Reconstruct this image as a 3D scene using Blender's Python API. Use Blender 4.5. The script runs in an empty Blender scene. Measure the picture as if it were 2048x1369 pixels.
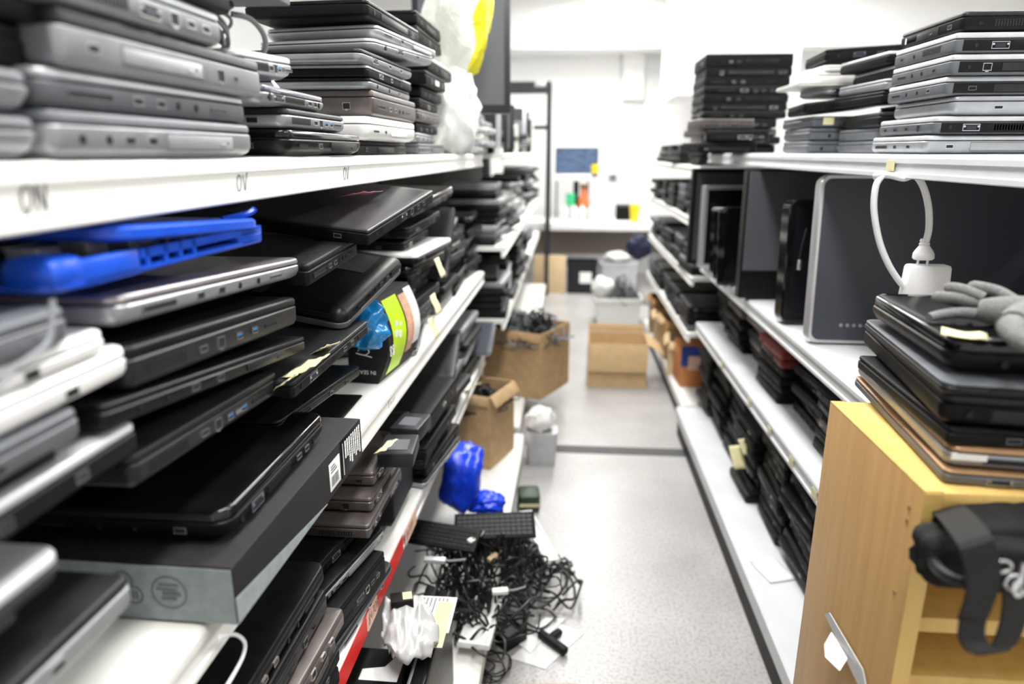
import bpy, bmesh, math, random
from math import sin, cos, pi, radians, atan, sqrt
from mathutils import Vector, Matrix, noise
R = random.Random(7)
SC = bpy.context.scene
COL = SC.collection
# ---------------------------------------------------------------- camera geometry (a 24 mm lens at 1.41 m)
F = 1365.0; CX = 1024.0; CY = 684.5
TH = atan(379.5 / F); PSI = atan(116 / F * cos(TH))
FW = Vector((-sin(PSI) * cos(TH), cos(PSI) * cos(TH), -sin(TH)))
RT = Vector((cos(PSI), sin(PSI), 0)); UP = RT.cross(FW)
EYE = Vector((0, 0, 1.41))
def ray(px, py): return FW + RT * ((px - CX) / F) - UP * ((py - CY) / F)
def PX(px, py, x): d = ray(px, py); return EYE + d * (x / d.x)
def PY(px, py, y): d = ray(px, py); return EYE + d * (y / d.y)
def PZ(px, py, z): d = ray(px, py); return EYE + d * ((z - EYE.z) / d.z)
# ---------------------------------------------------------------- materials
MATS = {}
def mat(name, col, rough=0.5, metal=0.0, spec=0.5, var=0.0, vscale=30, bump=0.0, bscale=300, coat=0.0, alpha=1.0, trans=0.0, emit=0.0):
    m = bpy.data.materials.new(name); m.use_nodes = True
    nt = m.node_tree; b = nt.nodes['Principled BSDF']
    c = (*col, 1)
    b.inputs['Base Color'].default_value = c
    b.inputs['Roughness'].default_value = rough
    b.inputs['Metallic'].default_value = metal
    b.inputs['Specular IOR Level'].default_value = spec
    b.inputs['Coat Weight'].default_value = coat
    b.inputs['Coat Roughness'].default_value = 0.08
    b.inputs['Transmission Weight'].default_value = trans
    b.inputs['Alpha'].default_value = alpha
    if emit:
        b.inputs['Emission Color'].default_value = c; b.inputs['Emission Strength'].default_value = emit
    if var or bump:
        tc = nt.nodes.new('ShaderNodeTexCoord')
    if var:
        n = nt.nodes.new('ShaderNodeTexNoise'); n.inputs['Scale'].default_value = vscale; n.inputs['Detail'].default_value = 4
        nt.links.new(tc.outputs['Object'], n.inputs['Vector'])
        r = nt.nodes.new('ShaderNodeValToRGB')
        r.color_ramp.elements[0].position = 0.3; r.color_ramp.elements[1].position = 0.7
        r.color_ramp.elements[0].color = (*[x * (1 - var) for x in col], 1)
        r.color_ramp.elements[1].color = (*[min(1, x * (1 + var)) for x in col], 1)
        nt.links.new(n.outputs['Fac'], r.inputs['Fac']); nt.links.new(r.outputs['Color'], b.inputs['Base Color'])
        mr = nt.nodes.new('ShaderNodeMapRange'); mr.inputs['To Min'].default_value = max(0.02, rough - 0.06); mr.inputs['To Max'].default_value = min(1, rough + 0.08)
        nt.links.new(n.outputs['Fac'], mr.inputs['Value']); nt.links.new(mr.outputs['Result'], b.inputs['Roughness'])
    if bump:
        n2 = nt.nodes.new('ShaderNodeTexNoise'); n2.inputs['Scale'].default_value = bscale; n2.inputs['Detail'].default_value = 3
        nt.links.new(tc.outputs['Object'], n2.inputs['Vector'])
        bp = nt.nodes.new('ShaderNodeBump'); bp.inputs['Strength'].default_value = bump; bp.inputs['Distance'].default_value = 0.01
        nt.links.new(n2.outputs['Fac'], bp.inputs['Height']); nt.links.new(bp.outputs['Normal'], b.inputs['Normal'])
    MATS[name] = m
    return m
mat('black_plastic', (0.006, 0.006, 0.0065), 0.36, spec=0.2, var=0.3, vscale=40)
mat('matte_black', (0.005, 0.005, 0.0055), 0.5, spec=0.18, var=0.3, vscale=60, bump=0.05, bscale=900)
mat('glossy_black', (0.004, 0.004, 0.0045), 0.10, spec=0.35, coat=0.35, var=0.3, vscale=15)
mat('dark_grey', (0.016, 0.017, 0.019), 0.40, spec=0.28, var=0.25, vscale=30)
mat('mid_grey', (0.105, 0.112, 0.125), 0.42, var=0.2, vscale=25)
mat('silver', (0.34, 0.35, 0.37), 0.34, metal=0.45, var=0.1, vscale=25)
mat('pale_silver', (0.52, 0.53, 0.55), 0.32, metal=0.3, var=0.08, vscale=25)
mat('bright_metal', (0.75, 0.75, 0.77), 0.22, metal=1.0)
mat('bronze', (0.13, 0.112, 0.106), 0.36, metal=0.5, var=0.15, vscale=25)
mat('warm_silver', (0.40, 0.37, 0.38), 0.30, metal=0.8, var=0.1, vscale=12)
mat('white_plastic', (0.80, 0.80, 0.79), 0.32, var=0.04)
mat('cream_plastic', (0.74, 0.73, 0.68), 0.38, var=0.04)
mat('satin_dark', (0.022, 0.022, 0.025), 0.33, spec=0.55, var=0.2, vscale=12)
mat('copper', (0.42, 0.25, 0.13), 0.35, metal=0.4, var=0.1)
mat('purple_grey', (0.055, 0.052, 0.085), 0.2, coat=0.4)
mat('hole', (0.003, 0.003, 0.003), 0.7)
mat('rubber', (0.012, 0.012, 0.012), 0.8)
mat('usb_blue', (0.02, 0.22, 0.55), 0.4)
mat('vga_blue', (0.012, 0.014, 0.03), 0.4)
mat('brass', (0.35, 0.2, 0.07), 0.4, metal=0.7)
mat('blue_plastic', (0.006, 0.07, 0.55), 0.30, var=0.1)
mat('blue_bag', (0.006, 0.05, 0.72), 0.32, var=0.25, vscale=14, bump=0.3, bscale=25)
mat('shelf_white', (0.80, 0.80, 0.765), 0.42, var=0.03, vscale=8)
mat('shelf_white_shaded', (0.66, 0.68, 0.70), 0.36, var=0.05, vscale=8)  # right rack's white steel with bluish shade mixed into the colour
mat('rack_shade_dark', (0.012, 0.012, 0.013), 0.6, var=0.2, spec=0.2)  # near-black, puts the shade behind the shelves into the colour
mat('rack_black', (0.012, 0.013, 0.018), 0.45)
mat('kick_black', (0.016, 0.015, 0.014), 0.6, var=0.3, vscale=12)
mat('red_strip', (0.80, 0.018, 0.012), 0.4)
mat('peach_label', (0.85, 0.56, 0.44), 0.6)
mat('ink', (0.02, 0.02, 0.025), 0.6)
mat('pencil', (0.10, 0.10, 0.10), 0.6)
mat('grey_ink', (0.10, 0.12, 0.12), 0.6)
mat('paper', (0.85, 0.85, 0.84), 0.7, var=0.03)
mat('yellow_note', (0.70, 0.65, 0.38), 0.7, var=0.05)
mat('pink_note', (0.80, 0.30, 0.42), 0.7)
mat('cardboard', (0.50, 0.335, 0.17), 0.75, var=0.12, vscale=25, bump=0.05, bscale=120)
mat('cardboard_dark', (0.34, 0.20, 0.085), 0.75, var=0.15, vscale=25)
mat('cardboard_pale', (0.62, 0.46, 0.27), 0.75, var=0.08, vscale=20)
mat('box_charcoal', (0.016, 0.0145, 0.0155), 0.6, spec=0.25, var=0.2, vscale=60, bump=0.06, bscale=500)
mat('box_greygreen', (0.235, 0.27, 0.27), 0.7, var=0.12, vscale=70)
mat('cable_black', (0.010, 0.010, 0.011), 0.42)
mat('cable_grey', (0.23, 0.24, 0.26), 0.5)
mat('cable_white', (0.80, 0.82, 0.85), 0.35)
mat('aluminium', (0.66, 0.66, 0.68), 0.28, metal=0.6)
mat('screen_glass', (0.055, 0.061, 0.076), 0.3, spec=0.3)
mat('screen_matte', (0.045, 0.047, 0.055), 0.45)
mat('screen_grey', (0.085, 0.088, 0.10), 0.5, spec=0.3)
mat('yellow', (0.88, 0.68, 0.01), 0.4)
mat('green', (0.03, 0.50, 0.20), 0.45)
mat('lime', (0.52, 0.80, 0.01), 0.38, var=0.06)
mat('orange', (0.62, 0.16, 0.05), 0.5)
mat('brown', (0.16, 0.08, 0.03), 0.6)
mat('skin_print', (0.62, 0.35, 0.24), 0.5, var=0.3, vscale=60)
mat('white_bag', (0.78, 0.80, 0.78), 0.38, bump=0.25, bscale=18)
mat('clear_bag', (0.58, 0.59, 0.59), 0.3, bump=0.3, bscale=22, spec=0.7)
mat('cello_blue', (0.01, 0.22, 0.55), 0.12, bump=0.5, bscale=30, coat=0.4, var=0.5, vscale=18)
mat('red_dark', (0.22, 0.02, 0.015), 0.45)
mat('canvas', (0.009, 0.009, 0.0095), 0.7, spec=0.25, var=0.25, vscale=90, bump=0.25, bscale=420)
mat('webbing', (0.012, 0.012, 0.012), 0.65, spec=0.3, bump=0.3, bscale=600)
mat('glove_knit', (0.20, 0.20, 0.20), 0.85, var=0.2, vscale=200, bump=0.4, bscale=500)
mat('wall_paint', (0.86, 0.86, 0.85), 0.75, var=0.015, vscale=3)
mat('ceiling_paint', (0.88, 0.88, 0.87), 0.8, var=0.01, vscale=3)
mat('bench_top', (0.85, 0.85, 0.85), 0.4)
mat('bench_leg_and_shade', (0.30, 0.26, 0.22), 0.6, var=0.05)  # brown of the legs, also the painted shade below the bench
mat('lamp_panel', (1, 1, 1), 0.5, emit=3.0)
mat('pcb', (0.02, 0.05, 0.03), 0.5, var=0.6, vscale=80)
mat('tape', (0.055, 0.055, 0.06), 0.55, var=0.3, vscale=30)
mat('green_dark', (0.02, 0.045, 0.02), 0.5, var=0.4, vscale=20)
mat('blue_print', (0.03, 0.07, 0.35), 0.5)
mat('navy_cloth', (0.012, 0.016, 0.05), 0.7, var=0.3)
mat('box_tan', (0.62, 0.44, 0.24), 0.75, var=0.08, vscale=20)
mat('orange_print', (0.55, 0.2, 0.06), 0.5)
def wood(name, c1, c2):
    m = bpy.data.materials.new(name); m.use_nodes = True; nt = m.node_tree; b = nt.nodes['Principled BSDF']
    tc = nt.nodes.new('ShaderNodeTexCoord'); mp = nt.nodes.new('ShaderNodeMapping'); mp.inputs['Scale'].default_value = (9, 9, 0.55)
    nt.links.new(tc.outputs['Object'], mp.inputs['Vector'])
    n = nt.nodes.new('ShaderNodeTexNoise'); n.inputs['Scale'].default_value = 6; n.inputs['Detail'].default_value = 6; n.inputs['Distortion'].default_value = 0.6
    nt.links.new(mp.outputs['Vector'], n.inputs['Vector'])
    r = nt.nodes.new('ShaderNodeValToRGB'); r.color_ramp.elements[0].position = .3; r.color_ramp.elements[1].position = .72
    r.color_ramp.elements[0].color = (*c1, 1); r.color_ramp.elements[1].color = (*c2, 1)
    nt.links.new(n.outputs['Fac'], r.inputs['Fac']); nt.links.new(r.outputs['Color'], b.inputs['Base Color'])
    b.inputs['Roughness'].default_value = 0.42
    MATS[name] = m
mat('screen_dark', (0.006, 0.007, 0.009), 0.2, spec=0.35)
wood('beech', (0.47, 0.275, 0.105), (0.565, 0.345, 0.14))
wood('beech_edge', (0.70, 0.45, 0.13), (0.80, 0.54, 0.18))
def floor_mat():
    m = bpy.data.materials.new('speckled_floor'); m.use_nodes = True; nt = m.node_tree; b = nt.nodes['Principled BSDF']
    tc = nt.nodes.new('ShaderNodeTexCoord')
    n1 = nt.nodes.new('ShaderNodeTexNoise'); n1.inputs['Scale'].default_value = 110; n1.inputs['Detail'].default_value = 3
    n2 = nt.nodes.new('ShaderNodeTexNoise'); n2.inputs['Scale'].default_value = 3; n2.inputs['Detail'].default_value = 4
    for n in (n1, n2): nt.links.new(tc.outputs['Object'], n.inputs['Vector'])
    r = nt.nodes.new('ShaderNodeValToRGB'); r.color_ramp.elements[0].position = .36; r.color_ramp.elements[1].position = .52
    r.color_ramp.elements[0].color = (0.33, 0.32, 0.31, 1); r.color_ramp.elements[1].color = (0.47, 0.462, 0.455, 1)
    nt.links.new(n1.outputs['Fac'], r.inputs['Fac'])
    r2 = nt.nodes.new('ShaderNodeValToRGB'); r2.color_ramp.elements[0].position = .3; r2.color_ramp.elements[1].position = .7
    r2.color_ramp.elements[0].color = (0.82, 0.82, 0.82, 1); r2.color_ramp.elements[1].color = (1.05, 1.05, 1.05, 1)
    nt.links.new(n2.outputs['Fac'], r2.inputs['Fac'])
    mx = nt.nodes.new('ShaderNodeMix'); mx.data_type = 'RGBA'; mx.blend_type = 'MULTIPLY'; mx.inputs['Factor'].default_value = 1
    nt.links.new(r.outputs['Color'], mx.inputs['A']); nt.links.new(r2.outputs['Color'], mx.inputs['B'])
    nt.links.new(mx.outputs['Result'], b.inputs['Base Color']); b.inputs['Roughness'].default_value = 0.33
    MATS['floor'] = m
floor_mat()
# ---------------------------------------------------------------- mesh building
class MB:
    def __init__(s): s.bm = bmesh.new(); s.mi = 0
    def face(s, vs):
        try: f = s.bm.faces.new(vs); f.material_index = s.mi; f.smooth = True; return f
        except ValueError: return None
    def loops(s, rings, caps=True, close=True):
        vr = [[s.bm.verts.new(p) for p in r] for r in rings]
        n = len(vr[0])
        for a, b in zip(vr, vr[1:]):
            for i in range(n if close else n - 1):
                j = (i + 1) % n
                s.face((a[i], a[j], b[j], b[i]))
        if caps:
            s.face(list(reversed(vr[0]))); s.face(vr[-1])
        return s
    def box(s, x0, y0, z0, x1, y1, z1):
        return s.loops([[(x0, y0, z), (x1, y0, z), (x1, y1, z), (x0, y1, z)] for z in (z0, z1)])
    def bbox(s, x0, y0, z0, x1, y1, z1, b=0.002):
        """box with small bevelled edges"""
        def rg(i, z): return rrect(x0 + i, y0 + i, x1 - i, y1 - i, max(b - i, 1e-5) + b * 0.3, 2, z)
        return s.loops([rg(b, z0), rg(0.3 * b, z0 + 0.3 * b), rg(0, z0 + b), rg(0, z1 - b), rg(0.3 * b, z1 - 0.3 * b), rg(b, z1)])
    def rprism(s, x0, y0, x1, y1, r, prof, seg=5):
        """rounded-rectangle prism, prof = [(z, inset)]"""
        return s.loops([rrect(x0 + i, y0 + i, x1 - i, y1 - i, max(r - i, 0.0008), seg, z) for z, i in prof])
    def quad(s, *p): s.face([s.bm.verts.new(q) for q in p]); return s
    def tube(s, pts, r, n=6, smooth=3, caps=True, closed=False):
        pts = [Vector(p) for p in pts]
        if smooth > 1 and len(pts) > 2: pts = catmull(pts, smooth, closed)
        rr = r if callable(r) else (lambda t: r)
        rings = []; up = Vector((0, 0, 1)); L = len(pts)
        t0 = (pts[1] - pts[0]).normalized()
        nrm = t0.orthogonal().normalized()
        for i, p in enumerate(pts):
            if closed: t = (pts[(i + 1) % L] - pts[i - 1])
            else: t = pts[min(i + 1, L - 1)] - pts[max(i - 1, 0)]
            t = t.normalized() if t.length > 1e-9 else t0
            nrm = (nrm - t * nrm.dot(t)); nrm = nrm.normalized() if nrm.length > 1e-6 else t.orthogonal().normalized()
            bn = t.cross(nrm); q = rr(i / max(L - 1, 1))
            rings.append([p + (nrm * cos(2 * pi * k / n) + bn * sin(2 * pi * k / n)) * q for k in range(n)])
        if closed: rings.append(rings[0])
        return s.loops(rings, caps=caps and not closed)
    def ribbon(s, pts, hw, th, side):
        """flat strap following pts; side = width direction (vector or function of t)"""
        pts = catmull([Vector(p) for p in pts], 5); rings = []; L = len(pts)
        for i, p in enumerate(pts):
            t = (pts[min(i + 1, L - 1)] - pts[max(i - 1, 0)]).normalized()
            sd = Vector(side(i / (L - 1)) if callable(side) else side).normalized(); nn = t.cross(sd).normalized()
            rings.append([p + sd * hw - nn * th, p + sd * hw + nn * th, p - sd * hw + nn * th, p - sd * hw - nn * th])
        return s.loops(rings)
    def lathe(s, prof, n=20, c=(0, 0, 0), M=None):
        rings = []
        for r, z in prof:
            rg = [Vector((c[0] + r * cos(2 * pi * k / n), c[1] + r * sin(2 * pi * k / n), c[2] + z)) for k in range(n)]
            rings.append([M @ v for v in rg] if M else rg)
        return s.loops(rings)
    def blob(s, c, rx, ry, rz, amp=0.2, fr=3.0, seed=0, sub=3, M=None, fold=0.0, sq=2.0):
        bm2 = bmesh.new(); bmesh.ops.create_icosphere(bm2, subdivisions=sub, radius=1)
        mp = {}
        for v in bm2.verts:
            q = v.co.copy(); q = q / ((abs(q.x) ** sq + abs(q.y) ** sq + abs(q.z) ** sq) ** (1 / sq)); k = 1 + amp * noise.noise(q * fr + Vector((seed, seed * 1.7, 3.1))) + 0.45 * amp * noise.noise(q * fr * 2.7 + Vector((seed * 2.3, 1.2, seed)))
            if fold: k += .55 * fold * abs(noise.noise(q * fr * 1.3 + Vector((7.7, seed, 1)))) - fold * .15
            p = Vector((q.x * rx, q.y * ry, q.z * rz)) * k
            if M: p = M @ p
            mp[v.index] = s.bm.verts.new(p + Vector(c))
        for f in bm2.faces: s.face([mp[v.index] for v in f.verts])
        bm2.free(); return s
    def xf(s, M): bmesh.ops.transform(s.bm, matrix=M, verts=s.bm.verts); return s
    def mesh(s, name, sharp=38, recalc=True):
        if recalc: bmesh.ops.recalc_face_normals(s.bm, faces=s.bm.faces)
        me = bpy.data.meshes.new(name); s.bm.to_mesh(me); s.bm.free()
        me.set_sharp_from_angle(angle=radians(sharp)); return me
    def obj(s, name, mats, parent=None, M=None, sharp=38, recalc=True):
        me = s.mesh(name, sharp, recalc)
        for m in ([mats] if isinstance(mats, str) else mats): me.materials.append(MATS[m])
        o = bpy.data.objects.new(name, me); COL.objects.link(o)
        if parent is not None: o.parent = parent
        if M is not None: o.matrix_local = M
        return o
def rrect(x0, y0, x1, y1, r, seg, z):
    r = min(r, abs(x1 - x0) / 2 - 1e-6, abs(y1 - y0) / 2 - 1e-6); out = []
    for cx, cy, a0 in ((x1 - r, y0 + r, -90), (x1 - r, y1 - r, 0), (x0 + r, y1 - r, 90), (x0 + r, y0 + r, 180)):
        for k in range(seg + 1):
            a = radians(a0 + 90 * k / seg); out.append((cx + r * cos(a), cy + r * sin(a), z))
    return out
def catmull(P, k, closed=False):
    out = []; n = len(P)
    for i in range(n if closed else n - 1):
        if closed: a, b, c, d = P[i - 1], P[i], P[(i + 1) % n], P[(i + 2) % n]
        else: a, b, c, d = P[max(i - 1, 0)], P[i], P[i + 1], P[min(i + 2, n - 1)]
        for j in range(k):
            t = j / k
            out.append(0.5 * ((2 * b) + (c - a) * t + (2 * a - 5 * b + 4 * c - d) * t * t + (3 * b - a - 3 * c + d) * t ** 3))
    if not closed: out.append(P[-1])
    return out
USED = {}
def tag(o, label, cat, group=None, kind=None):
    if label:
        w = label.split()
        if len(w) > 16: print('LONG LABEL', len(w), label)
        if label in USED and not group: print('DUP LABEL', label)
        USED[label] = 1; o['label'] = label
    if cat: o['category'] = cat
    if group: o['group'] = group
    if kind: o['kind'] = kind
    return o
def thing(name, label, cat, M=None, group=None):
    o = bpy.data.objects.new(name, None); COL.objects.link(o); o.empty_display_size = 0.05
    if M is not None: o.matrix_world = M
    return tag(o, label, cat, group)
def at(p, rz=0.0, rx=0.0, ry=0.0):
    return Matrix.Translation(Vector(p)) @ Matrix.Rotation(rz, 4, 'Z') @ Matrix.Rotation(ry, 4, 'Y') @ Matrix.Rotation(rx, 4, 'X')
def edgeM(P1, P2, roll=0.0):
    """frame whose x axis runs P1->P2, y axis away from the viewer (level unless rolled), origin P1"""
    x = (P2 - P1); L = x.length; x = x.normalized(); z = Vector((0, 0, 1)); y = z.cross(x).normalized(); z = x.cross(y)
    M = Matrix((x, y, z)).transposed().to_4x4(); M.translation = P1
    if roll: M = M @ Matrix.Rotation(roll, 4, 'X')
    return M, L
SKIP = {5,34,48,49,51,56,57,61,62,63,64,65,66,67,68,69,70,71,72,73,74,75,77,79,111,112,148,152,158,167,177,178,179,181,182,192,193,194,225,227,243,257,258,261,262,264,268,312,314,315,316,317,318,328,329,330,331,332,333,334,335,336,337,338,339,340,341,348,355,362,369,382,383,384,385,386,387,388,389,390,391,392,393,394,395,396,397,398,399,400,401,402,403,404,405,406,407,408,409,411,412,414,418,461,469}
MASS = {40,41,42,43,44,45,46,47,50,53,54,55,58,59,60,109,115,117,119,120,122,124,127,129,130,132,144,146,147,149,153,156,157,159,160,161,162,163,164,165,168,169,170,172,173,175,176,180,183,184,185,186,187,188,191,195,196,197,198,217,219,220,222,241,242,244,246,248,253,255,256,259,263,265,266,267,321,322,323,325,326,327,345,354,363,364,367,376,377,379,380,410,413,434,444,447,450,452,458,462,467,468,470,476,479,481,483,485,489,490,491,493,495,496,499,500,501,503,504,505,511,513,515,516,517,520,523,524,525}
# ---------------------------------------------------------------- laptops
MESHES = {}
def shared(key, make):
    if key not in MESHES: MESHES[key] = make()
    return MESHES[key]
def put(name, me, mats, parent, M=None):
    o = bpy.data.objects.new(name, me); COL.objects.link(o); o.parent = parent
    if M is not None: o.matrix_local = M
    for i, m in enumerate([mats] if isinstance(mats, str) else mats):
        if len(me.materials) <= i: me.materials.append(None)
        o.material_slots[i].link = 'OBJECT'; o.material_slots[i].material = MATS[m]
    return o
# port meshes: lie in the XZ plane, facing -Y, centred; slot 0 rim, slot 1 hole, slot 2 tongue
def port_mesh(kind):
    b = MB()
    def rim(w, h, t=0.0009, d=0.0010):
        b.mi = 0
        b.box(-w / 2, -d, -h / 2, w / 2, 0.0005, -h / 2 + t); b.box(-w / 2, -d, h / 2 - t, w / 2, 0.0005, h / 2)
        b.box(-w / 2, -d, -h / 2 + t, -w / 2 + t, 0.0005, h / 2 - t); b.box(w / 2 - t, -d, -h / 2 + t, w / 2, 0.0005, h / 2 - t)
        b.mi = 1; b.box(-w / 2 + t, -d * 0.3, -h / 2 + t, w / 2 - t, 0.0004, h / 2 - t)
    Mx = Matrix.Rotation(pi / 2, 4, 'X')
    if kind in ('usb', 'usb3'):
        rim(0.0145, 0.0068); b.mi = 2; b.box(-0.0055, -0.0007, 0.0004, 0.0055, 0, 0.0021)
    elif kind == 'hdmi': rim(0.016, 0.006)
    elif kind == 'lan':
        rim(0.0155, 0.0115); b.mi = 0; b.box(-0.003, -0.001, -0.0075, 0.003, 0, -0.0045)
    elif kind == 'vga':
        rim(0.031, 0.011); b.mi = 2; b.box(-0.009, -0.0013, -0.0032, 0.009, 0, 0.0032)
        b.mi = 0
        for s in (-1, 1): b.lathe([(0.0024, 0), (0.0024, 0.003), (0.0012, 0.0034)], 8, (s * 0.0125, 0, 0), None); 
    elif kind == 'jack':
        b.mi = 0; b.lathe([(0.0034, -0.0006), (0.0034, 0.0008), (0.0022, 0.0008)], 12, M=Mx); b.mi = 1; b.lathe([(0.0021, -0.0006), (0.0021, 0.0010)], 10, M=Mx)
    elif kind == 'lock': rim(0.0075, 0.0042)
    elif kind == 'card': rim(0.034, 0.0034)
    elif kind == 'express': rim(0.056, 0.0065)
    elif kind == 'vent':
        for k in range(14): b.mi = 1; b.box(-0.035 + k * 0.005, -0.0005, -0.0045, -0.0322 + k * 0.005, 0.0004, 0.0045)
        b.mi = 0; b.box(-0.037, -0.0003, 0.0048, 0.037, 0.0004, 0.0058)
    elif kind == 'drive':
        b.mi = 0; b.bbox(-0.065, -0.0012, -0.0062, 0.065, 0.0006, 0.0062, 0.0005)
        b.mi = 1; b.box(-0.0655, -0.0002, -0.0069, 0.0655, 0.0004, -0.0063); b.box(-0.0655, -0.0002, 0.0063, 0.0655, 0.0004, 0.0069); b.box(0.0652, -0.0002, -0.0069, 0.0658, .0004, .0069)
        b.mi = 0; b.bbox(0.035, -0.002, -0.0035, 0.047, 0, -0.0005, 0.0004); b.mi = 1; b.box(0.052, -0.0015, -0.001, 0.054, 0, 0.001)
    elif kind == 'power':
        b.mi = 0; b.lathe([(0.0042, -0.0006), (0.0042, 0.001), (0.003, 0.001)], 12, M=Mx); b.mi = 1; b.lathe([(0.0029, -0.0006), (0.0029, 0.0011)], 10, M=Mx)
    elif kind == 'battery':
        b.mi = 0; b.bbox(-0.09, -0.0012, -0.006, 0.09, 0.0006, 0.006, 0.001); b.mi = 1; b.box(-0.0915, -0.0002, -0.007, -0.0905, .0004, .007); b.box(0.0905, -0.0002, -0.007, 0.0915, .0004, .007)
    me = b.mesh(kind, 30)
    for k in range(3): me.materials.append(None)
    return me
PORTNAME = {'usb': 'usb_port', 'usb3': 'usb_port', 'hdmi': 'hdmi_port', 'lan': 'network_port', 'vga': 'monitor_port', 'jack': 'audio_jack', 'lock': 'lock_slot', 'card': 'card_slot',
            'express': 'expansion_slot', 'vent': 'vent_grille', 'drive': 'optical_drive', 'power': 'power_socket', 'battery': 'battery_cover'}
PW = {'usb': .0145, 'usb3': .0145, 'hdmi': .016, 'lan': .0155, 'vga': .031, 'jack': .008, 'lock': .008, 'card': .034, 'express': .056, 'vent': .075, 'drive': .132, 'power': .01, 'battery': .184}
PH = {'lan': .0125, 'vga': .011, 'drive': .0138, 'vent': .012, 'battery': .014}
LAY = [('lock', 'vent', 'vga', 'lan', 'usb', 'usb'), ('jack', 'jack', 'usb', 'usb', 'drive'), ('vent', 'hdmi', 'lan', 'usb3', 'usb3', 'card'), ('usb', 'drive', 'lan', 'lock'),
       ('power', 'vga', 'vent', 'hdmi', 'usb', 'jack'), ('express', 'usb', 'usb', 'jack', 'jack', 'card'), ('power', 'lan', 'battery', 'vga'), ('card', 'usb', 'drive')]
LAYS = [('usb', 'jack', 'vent'), ('lock', 'usb', 'usb', 'lan'), ('drive', 'usb'), ('card', 'jack', 'jack', 'usb'), ('vent', 'vga'), ('express', 'usb', 'hdmi')]
STY = {  # style: (lid material, base material, corner radius, lid share, bottom taper, describing words)
    'black': ('black_plastic', 'matte_black', .012, .26, .35, 'black'), 'matte': ('matte_black', 'matte_black', .007, .28, .2, 'matte black'),
    'glossy': ('glossy_black', 'black_plastic', .022, .33, .7, 'glossy black rounded'), 'dark': ('dark_grey', 'matte_black', .010, .28, .3, 'dark grey'),
    'grey': ('mid_grey', 'mid_grey', .012, .28, .35, 'grey'), 'silver': ('silver', 'silver', .014, .27, .45, 'silver'),
    'silverlid': ('pale_silver', 'matte_black', .010, .3, .25, 'silver-lidded black'), 'pale': ('pale_silver', 'pale_silver', .02, .3, .8, 'pale silver'),
    'white': ('white_plastic', 'white_plastic', .02, .32, .5, 'white'), 'cream': ('cream_plastic', 'cream_plastic', .014, .32, .4, 'off-white'),
    'bronze': ('bronze', 'bronze', .008, .25, .3, 'bronze grey'), 'warm': ('warm_silver', 'silver', .02, .28, .6, 'warm silver'),
    'purple': ('purple_grey', 'silver', .02, .35, .7, 'thin purple-black'), 'slab': ('matte_black', 'matte_black', .003, .22, .08, 'black square-edged'),
    'whitelid': ('white_plastic', 'black_plastic', .016, .34, .4, 'white-lidded black'), 'darksilver': ('dark_grey', 'silver', .016, .3, .5, 'dark-lidded silver')}
def lap_mesh(part, w, d, t, r, ls, tp):
    zb = t * (1 - ls) - 0.0012; b = MB()
    if part == 'base':
        k = tp * zb; e = min(0.0015, zb * .1)
        b.rprism(0, 0, w, d, r, [(0, k * 1.5 + .001), (k * .12, k * .95), (k * .45, k * .32), (k, 0.0002), (zb - e, 0), (zb, e)])
    elif part == 'lid':
        z0 = t * (1 - ls) + 0.0006; h = t - z0; e = min(.003, h * .35)
        b.rprism(0.0006, 0.0006, w - .0006, d - .0006, r, [(z0, .0012), (z0 + e * .4, 0), (t - e * 1.2, 0), (t - e * .4, e * .45), (t, e * 1.4), (t + .0004, e * 1.4 + .02)])
    else:
        b.rprism(.003, .003, w - .003, d - .003, r, [(zb - .001, 0), (t * (1 - ls) + .0016, 0)])
        b.tube([(.03, d - .004, zb), (.08, d - .004, zb)], .004, 8, 1); b.tube([(w - .08, d - .004, zb), (w - .03, d - .004, zb)], .004, 8, 1)
    me = b.mesh(part); me.materials.append(None); return me
NLAP = [0]; BYN = {}; MASSED = []
try: SKIP, MASS
except NameError: SKIP, MASS = set(), set()
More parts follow.
